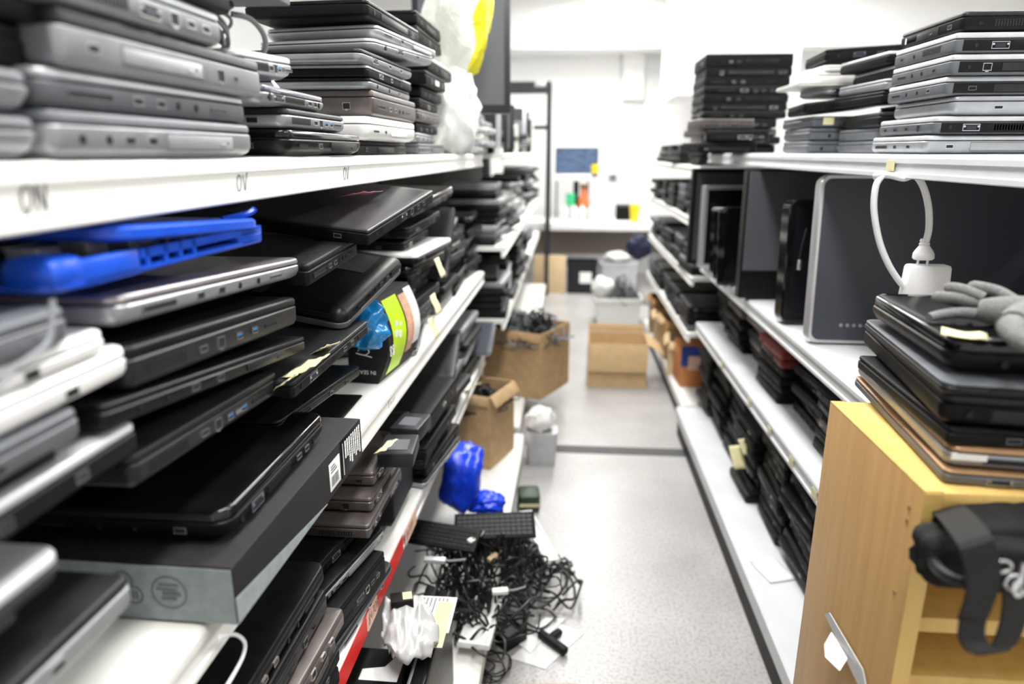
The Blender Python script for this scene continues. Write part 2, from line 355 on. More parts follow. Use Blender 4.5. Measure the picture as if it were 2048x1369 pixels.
def laptop(M, w, d, t, style, label, group=None, ports=2, lay=None, lays=None, name='laptop', lidmat=None, basemat=None, flip=False, sticker=None, cat='laptop', panel=None):
    """M places the corner that is nearest the aisle and the viewer; ports: 0 none, 1 few, 2 both sides"""
    NLAP[0] += 1; rr = random.Random(NLAP[0] * 13 + 5)
    lm, bmn, r, ls, tp, _ = STY[style]; lm = lidmat or lm; bmn = basemat or bmn
    w = round(w, 3); d = round(d, 3); t = round(t, 4)
    if NLAP[0] in SKIP: return None
    C = Matrix.Translation((w / 2, d / 2, 0))
    if NLAP[0] in MASS: MASSED.append((M, w, d, t, style, lm, bmn)); return None
    root = thing(name, label, cat, M @ C, group)
    BYN[NLAP[0]] = root.name
    I = C.inverted()
    if flip: I = I @ Matrix.Translation((0, d, t)) @ Matrix.Rotation(pi, 4, 'X')
    key = (w, d, t, r, ls, tp)
    base = put('base', shared(('base',) + key, lambda: lap_mesh('base', *key)), bmn, root, I)
    lid = put('lid', shared(('lid',) + key, lambda: lap_mesh('lid', *key)), lm, root, I)
    put('hinge', shared(('hinge',) + key, lambda: lap_mesh('hinge', *key)), 'rubber', root, I)
    zb = t * (1 - ls)
    if panel:
        b = MB(); b.bbox(.014, -.0005, zb * .16, w - .014, .0008, zb * .92, .0002); b.obj('port_panel', panel, base)
    light = bmn in ('silver', 'pale_silver', 'white_plastic', 'cream_plastic', 'mid_grey', 'warm_silver', 'bronze') and not panel
    drv = bmn if light else ('dark_grey' if rr.random() < .6 else 'black_plastic')
    def row(lst, length, Mside):
        gap = (length - 0.03 - sum(PW[k] for k in lst)) / max(len(lst), 1)
        if gap < .002:
            lst = [k for k in lst if k not in ('drive', 'battery', 'express')]; gap = (length - 0.03 - sum(PW[k] for k in lst)) / max(len(lst), 1)
        x = .015
        for k in lst:
            x += gap * (.3 + .4 * rr.random() * 1.0) + PW[k] / 2; xx = min(x, length - .015 - PW[k] / 2); x += PW[k] / 2 + gap * .3
            h = PH.get(k, .0068); s = min(1.15, zb * .62 / h)
            rim = drv if k in ('drive', 'battery') else ('dark_grey' if k in ('vent', 'lock', 'card', 'express') and not light else ('mid_grey' if k in ('vent', 'card', 'lock', 'express') else ('black_plastic' if k in ('jack', 'power') else ('bright_metal' if light or rr.random() < .45 else 'mid_grey'))))
            tng = 'usb_blue' if k == 'usb3' else ('vga_blue' if k == 'vga' else ('brass' if k == 'lan' else 'dark_grey'))
            put(PORTNAME[k], shared(('port', k), lambda: port_mesh(k)), [rim, 'hole', tng], base,
                Mside @ Matrix.Translation((xx, 0, zb * (.5 + .12 * tp))) @ Matrix.Diagonal((min(1, s * 1.2), 1, s, 1)))
    if ports:
        L = LAY[lay if lay is not None else rr.randrange(len(LAY))]
        if ports == 1: L = [k for k in L if k not in ('vent', 'lan', 'lock')][:3]
        row(L, w, Matrix.Identity(4) if not flip else Matrix.Translation((w, d, 0)) @ Matrix.Rotation(pi, 4, 'Z'))
    if ports >= 2:
        L = LAYS[lays if lays is not None else rr.randrange(len(LAYS))]
        row(L, d, Matrix.Translation((0, d, 0)) @ Matrix.Rotation(-pi / 2, 4, 'Z'))
    if sticker:   # (material, face, u, v, su, sv): face 'front' on the base edge, 'side' on the short edge, 'top' on the lid
        m, f, u, v, su, sv = sticker; b = MB()
        if f == 'front': b.box(u, -.0012, v, u + su, -.0002, v + sv)
        elif f == 'side': b.box(-.0012, u, v, -.0002, u + su, v + sv)
        else: b.box(u, v, t + .0003, u + su, v + sv, t + .0009)
        o = b.obj('sticker', m, base if f != 'top' else lid); 
        if flip: o.matrix_local = Matrix.Identity(4)
    return root
ORD = ['bottom', 'second from bottom', 'third from bottom', 'fourth from bottom', 'fifth from bottom', 'sixth from bottom', 'seventh from bottom', 'eighth from bottom', 'ninth from bottom', 'tenth from bottom', 'eleventh from bottom', 'twelfth from bottom']
def ordinal(i, n):
    if n == 1: return 'alone'
    return 'topmost' if i == n - 1 else ORD[i]
def stack(x, y, z, rot, items, desc, ports=2, group=None):
    """items: (style, w, d, t, dx, dy, dyaw[, dict]); dx along the visible long edge, dy away from the viewer"""
    n = len(items); B = at((x, y, z), rot); zz = 0; seen = [i for i in range(n) if NLAP[0] + 1 + i not in SKIP]
    for i, it in enumerate(items):
        st, w, d, t, dx, dy, dyaw = it[:7]; kw = dict(it[7]) if len(it) > 7 else {}
        gap = kw.pop('gap', 0.0); tilt = kw.pop('tilt', 0.0); adj = kw.pop('adj', STY[st][5]); pp = kw.pop('ports', ports); roll = kw.pop('roll', 0.0)
        zz += gap
        M = B @ at((dx, dy, zz), radians(dyaw), radians(roll), radians(tilt))
        laptop(M, w, d, t, st, f"{adj} laptop, {ordinal(seen.index(i) if i in seen else 0, len(seen))} {'of' if len(seen) > 1 else 'in'} {desc}", group or ('laptops stacked on the shelves'), pp, **kw)
        zz += t + .0012
    return z + zz
def elap(p1, p2, d, t, style, label, roll=0, gap=.0, **kw):
    """laptop whose lower visible edge runs between the points p1 and p2"""
    M, L = edgeM(p1, p2, radians(roll)); return laptop(M, L, d, t, style, label, kw.pop('group', 'laptops stacked on the shelves'), **kw)
# ---------------------------------------------------------------- room shell
def struct(name, b, m):
    o = b.obj(name, m); o['kind'] = 'structure'; return o
XL, XR, Y0, Y1, ZC = -2.6, 4.6, -1.8, 8.3, 2.98
struct('floor', MB().box(XL, Y0, -.06, XR, Y1, 0), 'floor')
struct('ceiling', MB().box(XL, Y0, ZC, XR, Y1, ZC + .08), 'ceiling_paint')
struct('wall_left', MB().box(XL - .1, Y0, 0, XL, Y1, ZC), 'wall_paint')
struct('wall_right', MB().box(XR, Y0, 0, XR + .1, Y1, ZC), 'wall_paint')
struct('wall_back', MB().box(XL, Y1, 0, XR, Y1 + .1, ZC), 'wall_paint')
struct('wall_front', MB().box(XL, Y0 - .1, 0, XR, Y0, ZC), 'wall_paint')
p = PY(1030, 102, 7.9)
struct('beam_back', MB().box(XL, 7.75, p.z, XR, Y1, ZC), 'wall_paint')
a = PY(1352, 190, 6.6); c = PY(1603, 100, 6.6)
struct('trim_1', MB().box(a.x, 6.6, a.z, c.x, 7.75, ZC), 'wall_paint')       # boxed-in duct hanging from the ceiling
a = PY(1249, 100, 8.2); c = PY(1286, 198, 8.2)
struct('trim_2', MB().box(a.x, 8.2, c.z, c.x, Y1, p.z), 'wall_paint')          # small casing on the back wall
a = PZ(1103, 905, 0); c = PZ(1392, 893, 0)
struct('trim_3', MB().box(a.x - .02, a.y - .0, 0, .66, a.y + .085, .0015), 'tape')  # dark strip across the aisle floor
# ceiling lamps (real fixtures) with their light
def lamp(x, y, w, l, power, label):
    t = thing('ceiling_lamp', label, 'ceiling lamp', at((x, y, ZC)), 'fluorescent ceiling lamps')
    MB().box(-w / 2 - .03, -l / 2 - .03, -.06, w / 2 + .03, l / 2 + .03, -.001).obj('housing', 'white_plastic', t)
    MB().bbox(-w / 2, -l / 2, -.075, w / 2, l / 2, -.061, .004).obj('diffuser', 'lamp_panel', t)
    d = bpy.data.lights.new('lamp_light', 'AREA'); d.shape = 'RECTANGLE'; d.size = w; d.size_y = l; d.energy = power; d.color = (1.0, 0.985, 0.96)
    o = bpy.data.objects.new('lamp_light', d); COL.objects.link(o); o.parent = t; o.location = (0, 0, -.09)
for x, y, l, pw in ((0.12, 0.55, 1.5, 34), (0.15, 2.75, 1.5, 34), (.2, 5.0, 1.5, 36), (0.3, 7.0, 1.0, 34), (2.3, 1.0, 1.5, 40), (2.3, 4.0, 1.5, 40), (2.3, 6.6, 1.5, 30), (-1.7, 3.5, 1.5, 20)):
    lamp(x, y, .32, l, pw, 'white fluorescent ceiling lamp with a flat diffuser above the racks')
w = bpy.data.worlds.new('world'); SC.world = w; w.use_nodes = True
w.node_tree.nodes['Background'].inputs['Color'].default_value = (0.9, 0.95, 1.0, 1); w.node_tree.nodes['Background'].inputs['Strength'].default_value = 0.4
# ---------------------------------------------------------------- racks
ROTL = pi / 2 - atan(.011)
def LX(y): return -.40 + .011 * y
ROTR = 0.0
def board(parent, x0, x1, dep, top, lip, m, name='shelf', over=0.0):
    """shelf board with a folded front lip; x along the aisle, y into the rack"""
    prof = [(dep, top), (.010, top), (.003, top - .002), (0, top - .007), (0, top - .016), (.003, top - .018), (.003, top - lip + .012), (0, top - lip + .010), (0, top - lip + .002), (.003, top - lip), (.014, top - lip), (.016, top - .02), (dep, top - .02)]
    b = MB(); b.loops([[(x, y, z) for y, z in prof] for x in (x0, x1)])
    return b.obj(name, m, parent, sharp=25)
def rack(M, x0, x1, dep, shelves, label, back=True, base=None, m='shelf_white', top=2.0, posts='back'):
    t = thing('shelving_unit', label, 'shelving', M)
    out = []
    for z, lip in shelves: out.append(board(t, x0, x1, dep, z, lip, m))
    if back:
        MB().box(x0, dep + .002, .12, x1, dep + .012, shelves[0][0] - .03).obj('back_panel', 'rack_shade_dark', t)  # coloured dark in place of the deep shade inside the rack
        n = max(2, int((x1 - x0) / 1.3) + 1)
        for k in range(n):
            x = x0 + (x1 - x0) * k / (n - 1); MB().box(x - .02, dep + .014, 0, x + .02, dep + .07, shelves[0][0] + .0).obj('upright', 'rack_shade_dark', t)
    if base:
        by, bz, blip, kick = base   # front edge (negative = sticks out into the aisle), top, lip, kick depth
        prof = [(dep, bz), (by + .01, bz), (by, bz - .006), (by, bz - blip), (by + .02, bz - blip), (by + .02, bz - .02), (dep, bz - .02)]
        b = MB(); b.loops([[(x, y, z) for y, z in prof] for x in (x0, x1)]); out.append(b.obj('base_shelf', m, t, sharp=25))
        MB().box(x0, by + kick, 0, x1, by + kick + .012, bz - blip + .01 if kick > .001 else bz - blip).obj('kick_plate', 'kick_black', t)
    return t, out
ML = at((-.40, 0, 0), ROTL)
ZL = {1: 1.404, 2: .902, 3: .522, 4: .13}
lrack, LS = rack(ML, -.75, 2.98, .46, [(ZL[1], .052), (ZL[2], .052), (ZL[3], .052)], 'long white steel shelving unit loaded with old laptops, handwriting on its top lip', base=(-.185, ZL[4], .05, .03))
ML2 = at((-.285, 0, 0), pi / 2)
ZM = {1: 1.404, 2: 1.0, 3: .662}
lrack2, LS2 = rack(ML2, 3.06, 6.80, .55, [(ZM[1], .05), (ZM[2], .05), (ZM[3], .05)], 'far white steel shelving unit in front of the black rack frame', base=(-.07, .13, .05, .03))
def MR(x): return at((x, 0, 0), -pi / 2)
ZR = {1: 1.406, 2: .905, 3: .60, 4: .15}
rrack, RS = rack(MR(.64), -3.35, -.975, .68, [(ZR[1], .045), (ZR[2], .05), (ZR[3], .052)], 'long white steel shelving unit with monitors, opposite the left shelves', base=(-.067, ZR[4], .055, .012), m='shelf_white_shaded')
ZQ = {1: 1.345, 2: 1.09, 3: .81, 4: .52, 5: .13}
rrack2, RS2 = rack(MR(.615), -5.35, -3.42, .5, [(ZQ[1], .05), (ZQ[2], .045), (ZQ[3], .045), (ZQ[4], .045)], 'far white shelving unit of closely spaced shelves full of dark parts', base=(0, ZQ[5], .05, .012))
# black rack frame at the end of the left row
t = thing('metal_rack_frame', 'tall black metal rack frame standing at the end of the white shelves', 'rack', at((-.19, 6.88, 0)))
zt = PY(1090, 163, 6.88).z
for x in (0, -.62):
    for y in (0, .30): MB().box(x - .042, y - .02, 0, x + .0, y + .02, zt).obj('post', 'rack_black', t)
for y in (0, .30): MB().box(-.62, y - .015, zt - .085, -.04, y + .015, zt).obj('top_rail', 'rack_black', t)
zb = PY(1090, 253, 6.88).z
MB().box(-.62, -.012, zb - .03, -.04, .012, zb + .01).obj('cross_rail', 'rack_black', t)
MB().bbox(-.155, -.03, zt - .05, -.05, -.017, zt + .0, .004).obj('label_plate', 'pale_silver', t)
# handwriting on the lips: strokes given in the plane of the lip (u along the aisle, v up)
def strokes(parent, M, segs, r, m='pencil', name='handwriting'):
    b = MB()
    for s in segs:
        P = catmull([Vector((u, 0, v)) for u, v in s], 4) if len(s) > 2 else [Vector((u, 0, v)) for u, v in s]
        for q, w_ in zip(P, P[1:]):
            d = (w_ - q); L = d.length
            if L < 1e-6: continue
            n = Vector((-d.z, 0, d.x)) / L * r
            b.quad(q - n, w_ - n, w_ + n, q + n)
    return b.obj(name, m, parent, M, recalc=False)
O_ = [(.25, 1), (.05, .8), (0, .35), (.2, 0), (.42, .25), (.5, .65), (.38, .95), (.22, .98)]
V_ = [(0, 1), (.25, 0), (.55, 1.05)]
def glyphs(txt, h, sl=.12):
    G = {'O': ([O_], .62), 'V': ([[(0, 1), (.24, .02), ], [(.24, .02), (.55, 1.1)]], .7), 'B': ([[(0, 0), (0, 1)], [(0, 1), (.35, .9), (.3, .6), (0, .52), (.42, .4), (.4, .08), (0, 0)]], .6),
         'N': ([[(0, 0), (0, 1)], [(0, 1), (.45, 0)], [(.45, 0), (.45, 1)]], .6), 'K': ([[(0, 0), (0, 1)], [(.4, .95), (.02, .45), (.42, 0)]], .55), 'n': ([[(0, 0), (0, .5)], [(0, .4), (.2, .52), (.3, .3), (.3, 0)]], .4),
         'i': ([[(0, 0), (.02, .5)], [(.02, .7), (.05, .75)]], .2), 'v': ([[(0, .5), (.15, 0)], [(.15, 0), (.32, .55)]], .42), 's': ([[(.25, .5), (.02, .4), (.25, .15), (0, 0)]], .35),
         '8': ([[(.25, .55), (.05, .8), (.25, 1), (.42, .8), (.22, .52), (.02, .22), (.22, 0), (.45, .2), (.25, .55)]], .56), '4': ([[(.2, 1), (.0, .45), (.42, .45)], [(.38, .75), (.34, 0)]], .55),
         '7': ([[(0, .95), (.42, 1)], [(.42, 1), (.15, 0)], [(.08, .5), (.38, .55)]], .52), '0': ([O_], .6), 'P': ([[(.02, 0), (.02, 1)], [(.02, 1), (.4, .85), (.3, .5), (.02, .45)]], .55), 'p': ([[(.02, -.1), (.02, .6)], [(.02, .6), (.35, .55), (.3, .2), (.02, .15)]], .5)}
    out = []; x = 0
    for ch in txt:
        S, w_ = G[ch]
        for s in S: out.append([((x + u + sl * v) * h, v * h) for u, v in s])
        x += w_ + .12
    return out
def lipmark(shelf, px, py, txt, h, r, zc, m='pencil'):
    y = PX(px, py, -.39).y; strokes(shelf, Matrix.Translation((y, -.0008 + .003, zc - h / 2)), glyphs(txt, h), r * 1.7, m)
lipmark(LS[0], 55, 380, 'ON', .020, .0007, ZL[1] - .027)
lipmark(LS[0], 478, 355, 'OV', .020, .0005, ZL[1] - .030, 'ink')
lipmark(LS[0], 686, 345, 'OV', .021, .0005, ZL[1] - .030, 'ink')
lipmark(LS[1], 775, 820, 'Knivs', .024, .0004, ZL[2] - .03)
# red strip and peach labels on the lower lip
yA = .55; yB = PX(790, 1110, -.385).y
def lipstrip(shelf, y0, y1, z0, z1, off, m, name):
    return MB().box(y0, off - .0006, z0, y1, off, z1).obj(name, m, shelf)
lipstrip(LS[2], yA, 1.44, ZL[3] - .050, ZL[3] - .003, -.0006, 'red_strip', 'red_label_strip')
def peach(shelf, yc, l, txt):
    b = MB(); z0, z1 = ZL[3] - .049, ZL[3] - .006; c_ = .007
    pts = [(yc - l / 2 + c_, z0), (yc + l / 2 - c_, z0), (yc + l / 2, z0 + c_), (yc + l / 2, z1 - c_), (yc + l / 2 - c_, z1), (yc - l / 2 + c_, z1), (yc - l / 2, z1 - c_), (yc - l / 2, z0 + c_)]
    b.loops([[(u, o_, v) for u, v in pts] for o_ in (-.0022, -.0014)]); o = b.obj('paper_label', 'peach_label', shelf)
    strokes(o, Matrix.Translation((yc - l / 2 + .010, -.0026, (z0 + z1) / 2 - .010)), glyphs(txt, .021), .0008, 'ink')
y1_ = PX(745, 1255, -.387).y; peach(LS[2], y1_, .075, '8470P'); 
y2_ = PX(826, 1075, -.380).y; peach(LS[2], y2_ - .01, .12, '8470P')
# yellow tape dots / labels on the right lips
def rlip(shelf, px, py, x, w_, h_, z, m='yellow_note'):
    y = PX(px, py, x).y; MB().box(-y - w_ / 2, -.0016, z - h_ / 2, -y + w_ / 2, -.0005, z + h_ / 2).obj('paper_label', m, shelf)
    return y
rlip(RS[0], 1783, 322, .64, .035, .02, ZR[1] - .022)
for px, py in ((1445, 722), (1500, 792), (1540, 850), (1585, 905), (1630, 978)): rlip(RS[2], px, py, .64, .035, .022, ZR[3] - .028)
for px, py in ((1442, 1005), (1476, 1085), (1490, 1115), (1575, 1340)): rlip(RS[3], px, py, .573, .05, .03, ZR[4] - .028)
# ================================================================ LEFT RACK, TOP SHELF
z1 = ZL[1] + .001
def LC(y, a=0.0): return LX(y) - a   # x of the shelf front at depth y, set back by a
def ls(y, a, z, items, desc, rot=0, **k): return stack(LC(y, a), y, z, ROTL + radians(rot), items, desc, **k)
ls(.165, .0, z1, [('pale', .345, .25, .030, 0, 0, 0, dict(basemat='silver', lidmat='mid_grey', adj='silver-grey rounded')), ('pale', .345, .25, .031, .0, 0, 0, dict(basemat='silver', lidmat='mid_grey', adj='silver-grey rounded')), ('black', .35, .25, .034, .02, .015, 1), ('matte', .34, .25, .034, .07, .01, 0), ('black', .34, .25, .034, .10, .02, 1)],
   'the stack nearest the camera on the top shelf', ports=1)
ls(.515, .0, z1, [('silver', .338, .26, .037, 0, .0, 0, dict(lay=1, basemat='silver', lidmat='mid_grey', adj='light grey')), ('grey', .335, .25, .030, .0, .004, 0, dict(lay=5, lidmat='silver', adj='mid-grey silver-edged')),
   ('dark', .350, .26, .044, .018, -.004, 0, dict(lay=3, basemat='silver', lidmat='dark_grey', adj='thick dark-lidded silver')), ('silver', .285, .24, .036, -.01, -.008, 0, dict(lay=0, basemat='silver', adj='silver many-ported')), ('matte', .31, .25, .034, -.02, -.012, 0)],
   'the second stack along the top shelf')
t = thing('flat_box', 'flat grey box lying on top of the second stack, cut by the photo edge', 'box', at((LC(.60, -.02), .60, z1 + .190), ROTL))
MB().bbox(0, 0, 0, .355, .26, .05, .002).obj('box_body', 'mid_grey', t); MB().box(-.0005, -.0008, .03, .3555, -.0002, .0306).obj('lid_seam', 'hole', t)
ls(.955, .0, z1, [('glossy', .345, .25, .036, 0, .0, 0, dict(lay=7)), ('darksilver', .255, .22, .027, 0, .0, 0, dict(lay=2, adj='dark-lidded silver')), ('purple', .235, .2, .024, -.07, .0, 0, dict(lay=4))],
   'the third stack along the top shelf')
laptop(at((LC(.83, .0), .83, z1 + .093), ROTL - radians(0), radians(0), radians(-3)), .175, .24, .030, 'pale', 'small pale silver netbook tilted on the purple-black netbook', 'laptops stacked on the shelves', 2, lay=2)
b = MB(); b.loops([[(0, 0, 0), (.05, .012, .001), (.022, .02, .022)], [(0, .001, .0005), (.05, .013, .0015), (.022, .021, .0225)]])
tag(b.obj('folded_paper', 'paper', None, at((LC(1.0, .03), 1.0, z1 + .0935), ROTL)), 'white folded paper scrap sticking up from the purple-black netbook', 'paper')
# adapter cable behind the second stack
c0 = Vector((LC(.86, .02), .86, z1 + .125))
t = thing('adapter_cable', 'coiled grey cable with ribbed plug behind the second stack', 'cable', at(c0))
b = MB(); P = []
for k in range(30): P.append((.018 * sin(k * .75) - .03, .02 + .014 * cos(k * .9), .004 + .042 * abs(sin(k * .31))))
b.tube(P, .0022, 6, 3).obj('coil', 'cable_grey', t)
MB().tube([(-.01, .03, .045), (.005, .05, .042), (.012, .07, .025), (.004, .075, .005), (-.03, .06, .0), (-.05, .03, .0)], .0035, 8, 5).obj('lead', 'cable_grey', t)
b = MB()
for k in range(6): b.lathe([(.0055, k * .005), (.0055, k * .005 + .003)], 10, M=at((-.02, .02, .047), .9, 1.45))
b.obj('strain_relief', 'cable_black', t)
ls(1.325, .0, z1, [('matte', .40, .28, .027, .03, .03, 0, dict(lay=3)), ('white', .40, .28, .043, .0, -.004, 0, dict(lay=7, lays=3)), ('bronze', .37, .27, .050, .055, .0, 0, dict(lay=5, lays=1, adj='thick bronze grey', ports=2)), ('darksilver', .36, .26, .020, .04, .0, 1),
   ('silverlid', .36, .25, .020, .03, .0, 0), ('darksilver', .34, .25, .023, -.01, .0, -3, dict(lay=0)), ('pale', .36, .25, .022, .07, .0, -8, dict(tilt=-1.5, gap=.006)), ('pale', .35, .25, .022, .10, .0, -9, dict(tilt=1, gap=.006)), ('black', .36, .25, .03, .05, .0, -3, dict(gap=.004))],
   'the tall stack before the plastic bag', ports=1)
ls(1.86, .02, z1, [('grey', .36, .22, .028, 0, .0, 0), ('silver', .34, .22, .026, .0, .0, 4), ('dark', .3, .2, .028, .06, .02, 0), ('bronze', .3, .2, .03, .0, .0, 0), ('black', .3, .2, .028, .02, .0, 2), ('black', .3, .2, .030, .04, .0, 0), ('matte', .28, .2, .036, .02, -.02, 0, dict(sticker=('paper', 'front', .12, .008, .05, .013))), ('silverlid', .36, .22, .040, .05, -.02, 0), ('matte', .33, .22, .035, .02, .0, 0, dict(gap=.03)), ('black', .33, .22, .035, .02, .0, 0)],
   'the stack touching the plastic bag', ports=1)
# plastic bag: two crumpled lobes, yellow print along the upper edge
def bag_mat():
    m = bpy.data.materials.new('printed_bag'); m.use_nodes = True; nt = m.node_tree; b = nt.nodes['Principled BSDF']
    tc = nt.nodes.new('ShaderNodeTexCoord'); sp = nt.nodes.new('ShaderNodeSeparateXYZ'); nt.links.new(tc.outputs['Object'], sp.inputs['Vector'])
    n = nt.nodes.new('ShaderNodeTexNoise'); n.inputs['Scale'].default_value = 9; nt.links.new(tc.outputs['Object'], n.inputs['Vector'])
    ad = nt.nodes.new('ShaderNodeMath'); ad.operation = 'MULTIPLY_ADD'; ad.inputs[1].default_value = .12; nt.links.new(n.outputs['Fac'], ad.inputs[0]); nt.links.new(sp.outputs['X'], ad.inputs[2])
    r = nt.nodes.new('ShaderNodeValToRGB'); r.color_ramp.interpolation = 'CONSTANT'; r.color_ramp.elements[0].position = 0; r.color_ramp.elements[0].color = (.74, .76, .68, 1); r.color_ramp.elements[1].position = .135; r.color_ramp.elements[1].color = (.86, .78, .02, 1)
    nt.links.new(ad.outputs[0], r.inputs['Fac']); nt.links.new(r.outputs['Color'], b.inputs['Base Color']); b.inputs['Roughness'].default_value = .35
    bp = nt.nodes.new('ShaderNodeBump'); bp.inputs['Strength'].default_value = .4; bp.inputs['Distance'].default_value = .02; n2 = nt.nodes.new('ShaderNodeTexNoise'); n2.inputs['Scale'].default_value = 14; n2.inputs['Distortion'].default_value = 1.5
    nt.links.new(tc.outputs['Object'], n2.inputs['Vector']); nt.links.new(n2.outputs['Fac'], bp.inputs['Height']); nt.links.new(bp.outputs['Normal'], b.inputs['Normal'])
    MATS['printed_bag'] = m
bag_mat()
q = PY(905, 230, 2.45); q2 = PY(900, 55, 2.45)
t = thing('plastic_bag', 'crumpled white plastic bag with a yellow edge, standing on the top shelf', 'bag', at((q.x, 2.45, z1)))
MB().blob((0, 0, .135), .085, .13, .138, .22, 2.0, 3, 4, fold=.3, sq=2.6).obj('bag_bottom', 'white_bag', t, sharp=180)
MB().blob((0, 0, 0), .115, .12, .2, .22, 1.8, 9, 4, fold=.3, sq=2.6).obj('bag_top', 'printed_bag', t, sharp=180, M=at((q2.x - q.x + .01, .05, q2.z - z1), 0, 0, radians(14)))
laptop(at((-.335, 2.52, z1 + .28), ROTL + radians(8), radians(0), radians(-50)), .2, .22, .03, 'matte', 'black laptop standing steeply behind the plastic bag', 'laptops stacked on the shelves', 1)
# pile under and the monitor on it
zz = ls(2.72, -.03, z1, [('pale', .34, .24, .024, 0, .0, 3), ('silver', .33, .24, .024, .0, .0, -3), ('cream', .33, .24, .024, .02, .0, 2), ('pale', .32, .24, .024, .0, .0, -4), ('silver', .33, .24, .024, .03, .0, 0), ('pale', .3, .24, .022, .0, .0, 5)], 'the pile under the tall dark monitor', ports=1)
M = at((-.425, 2.80, zz + .006), radians(6), radians(-6))
t = thing('monitor', 'tall dark monitor standing on end beside the plastic bag', 'monitor', M)
MB().bbox(-.19, 0, 0, .19, .045, .60, .006).obj('housing', 'rack_black', t)
MB().box(-.165, -.0012, .03, .165, .0, .57).obj('screen', 'screen_grey', t)
MB().bbox(-.12, .046, .12, .12, .075, .48, .01).obj('back_cover', 'black_plastic', t)
# ---- second section, top shelf (far, soft): leaning panels, boxes, papers
r = random.Random(3)
names = [('circuit_board', 'pcb'), ('plastic_panel', 'pale_silver'), ('plastic_panel', 'dark_grey'), ('keyboard_panel', 'matte_black')]
for k in range(9):
    y = 3.15 + .36 * k; h = r.uniform(.16, .32); ang = r.uniform(-18, 12)
    m = ['pale_silver', 'dark_grey', 'matte_black', 'cream_plastic', 'mid_grey'][k % 5]; cw = ['pale silver', 'dark grey', 'black', 'off-white', 'mid-grey'][k % 5]
    b = MB(); b.bbox(0, 0, 0, .022, .26, h, .003)
    o = thing('loose_screen', f'{cw} loose screen panel propped upright on the far top shelf, {["first","second","third","fourth","fifth","sixth","seventh","eighth","ninth"][k]} in its row', 'screen', at((-.31 - .26, y, ZM[1] + .002 + (.0 if ang > 0 else .022 * sin(radians(-ang)))), 0, 0) @ Matrix.Rotation(0, 4, 'Z') @ Matrix.Rotation(radians(ang), 4, 'X') @ Matrix.Rotation(radians(90), 4, 'Z') @ Matrix.Translation((0, -.26, 0)), 'screen panels on the far top shelf')
    b.obj('shell', m, o); MB().box(-.0012, .02, .02, -.0002, .24, h - .02).obj('panel', 'screen_matte', o)
for k in range(8):
    y = 3.05 + .42 * k + r.uniform(-.03, .03)
    stack(-.30 - r.uniform(0, .04), y, ZM[1] + .001, pi / 2 + radians(r.uniform(-6, 6)), [(r.choice(['silver', 'dark', 'grey', 'black', 'cream']), .27, .22, r.uniform(.022, .034), 0, 0, r.uniform(-7, 7)) for _ in range(r.choice([3, 4, 5]))],
          f'the {["first","second","third","fourth","fifth","sixth","seventh","last"][k]} pile on the far top shelf', ports=1 if k < 3 else 0)
# ================================================================ LEFT RACK, MIDDLE SHELF (near)
z2 = ZL[2] + .001; GL = 'laptops stacked on the shelves'
def EX(p1, p2, x, d, t, st, label, x2=None, **k):
    return elap(PX(p1[0], p1[1], x), PX(p2[0], p2[1], x if x2 is None else x2), d, t, st, label, **k)
# stack at the very edge of the picture
ls(.19, .10, z2, [('matte', .33, .26, .034, 0, 0, 0), ('black', .33, .26, .034, .01, 0, 1), ('dark', .33, .26, .030, .0, .0, 0), ('dark', .33, .34, .032, .0, -.10, 0, dict(basemat='silver', adj='dark-lidded silver-edged', ports=1)), ('black', .30, .25, .036, .0, .03, 0), ('pale', .285, .34, .032, -.02, -.10, 0, dict(basemat='dark_grey', adj='pale-lidded dark')), ('matte', .31, .25, .032, .0, .02, 0)],
   'the edge stack on the middle shelf', ports=1)
zt = z2 + .034 * 2 + .03 + .032 + .036 + .032 + .032 + .0084
ls(.225, .0, zt, [('silverlid', .335, .27, .030, .0, .0, 0), ('matte', .25, .25, .012, .0, .01, 0), ('grey', .275, .27, .026, -.01, -.004, 0), ('white', .345, .27, .029, .0, .0, 0), ('white', .30, .26, .020, .02, .0, 0), ('grey', .24, .25, .030, .03, -.005, 0)],
   'the upper edge pile on the middle shelf', ports=1)
t = thing('loose_cable', 'thin grey cable hanging down over the white laptops at the photo edge', 'cable', at((-.385, .5, 1.27)))
MB().tube([PX(105, 600, -.375) - Vector((-.385, .5, 1.27)), PX(98, 680, -.372) - Vector((-.385, .5, 1.27)), PX(60, 715, -.37) - Vector((-.385, .5, 1.27)), PX(20, 745, -.37) - Vector((-.385, .5, 1.27)), PX(-30, 800, -.37) - Vector((-.385, .5, 1.27))], .0022, 8, 5).obj('lead', 'cable_grey', t)
# ---- cardboard laptop box (charcoal lid, grey-green end)
c1 = PX(478, 1262, -.355); c2 = PX(724, 903, -.345)
c2.z = c1.z = z2 + .001
M, L = edgeM(c1, c2); 
t = thing('laptop_box', 'charcoal and grey-green cardboard laptop box lying on the middle shelf', 'box', M)
H = .072
MB().bbox(0, 0, 0, L, .33, H, .0025).obj('box_body', 'box_charcoal', t)
MB().box(-.0012, .001, .002, -.0002, .329, H - .002).obj('end_panel', 'box_greygreen', t)
b = MB(); b.loops([[(.0005, y, .0015), (L * .62, y, .0015), (.0005, y, .034)] for y in (-.0010, -.0002)]); b.obj('side_flash', 'box_greygreen', t)
def decal_ring(parent, M, r, w, m, n=28):
    b = MB(); 
    for k in range(n):
        a, c = 2 * pi * k / n, 2 * pi * (k + 1) / n
        b.quad(((r - w) * cos(a), 0, (r - w) * sin(a)), (r * cos(a), 0, r * sin(a)), (r * cos(c), 0, r * sin(c)), ((r - w) * cos(c), 0, (r - w) * sin(c)))
    return b
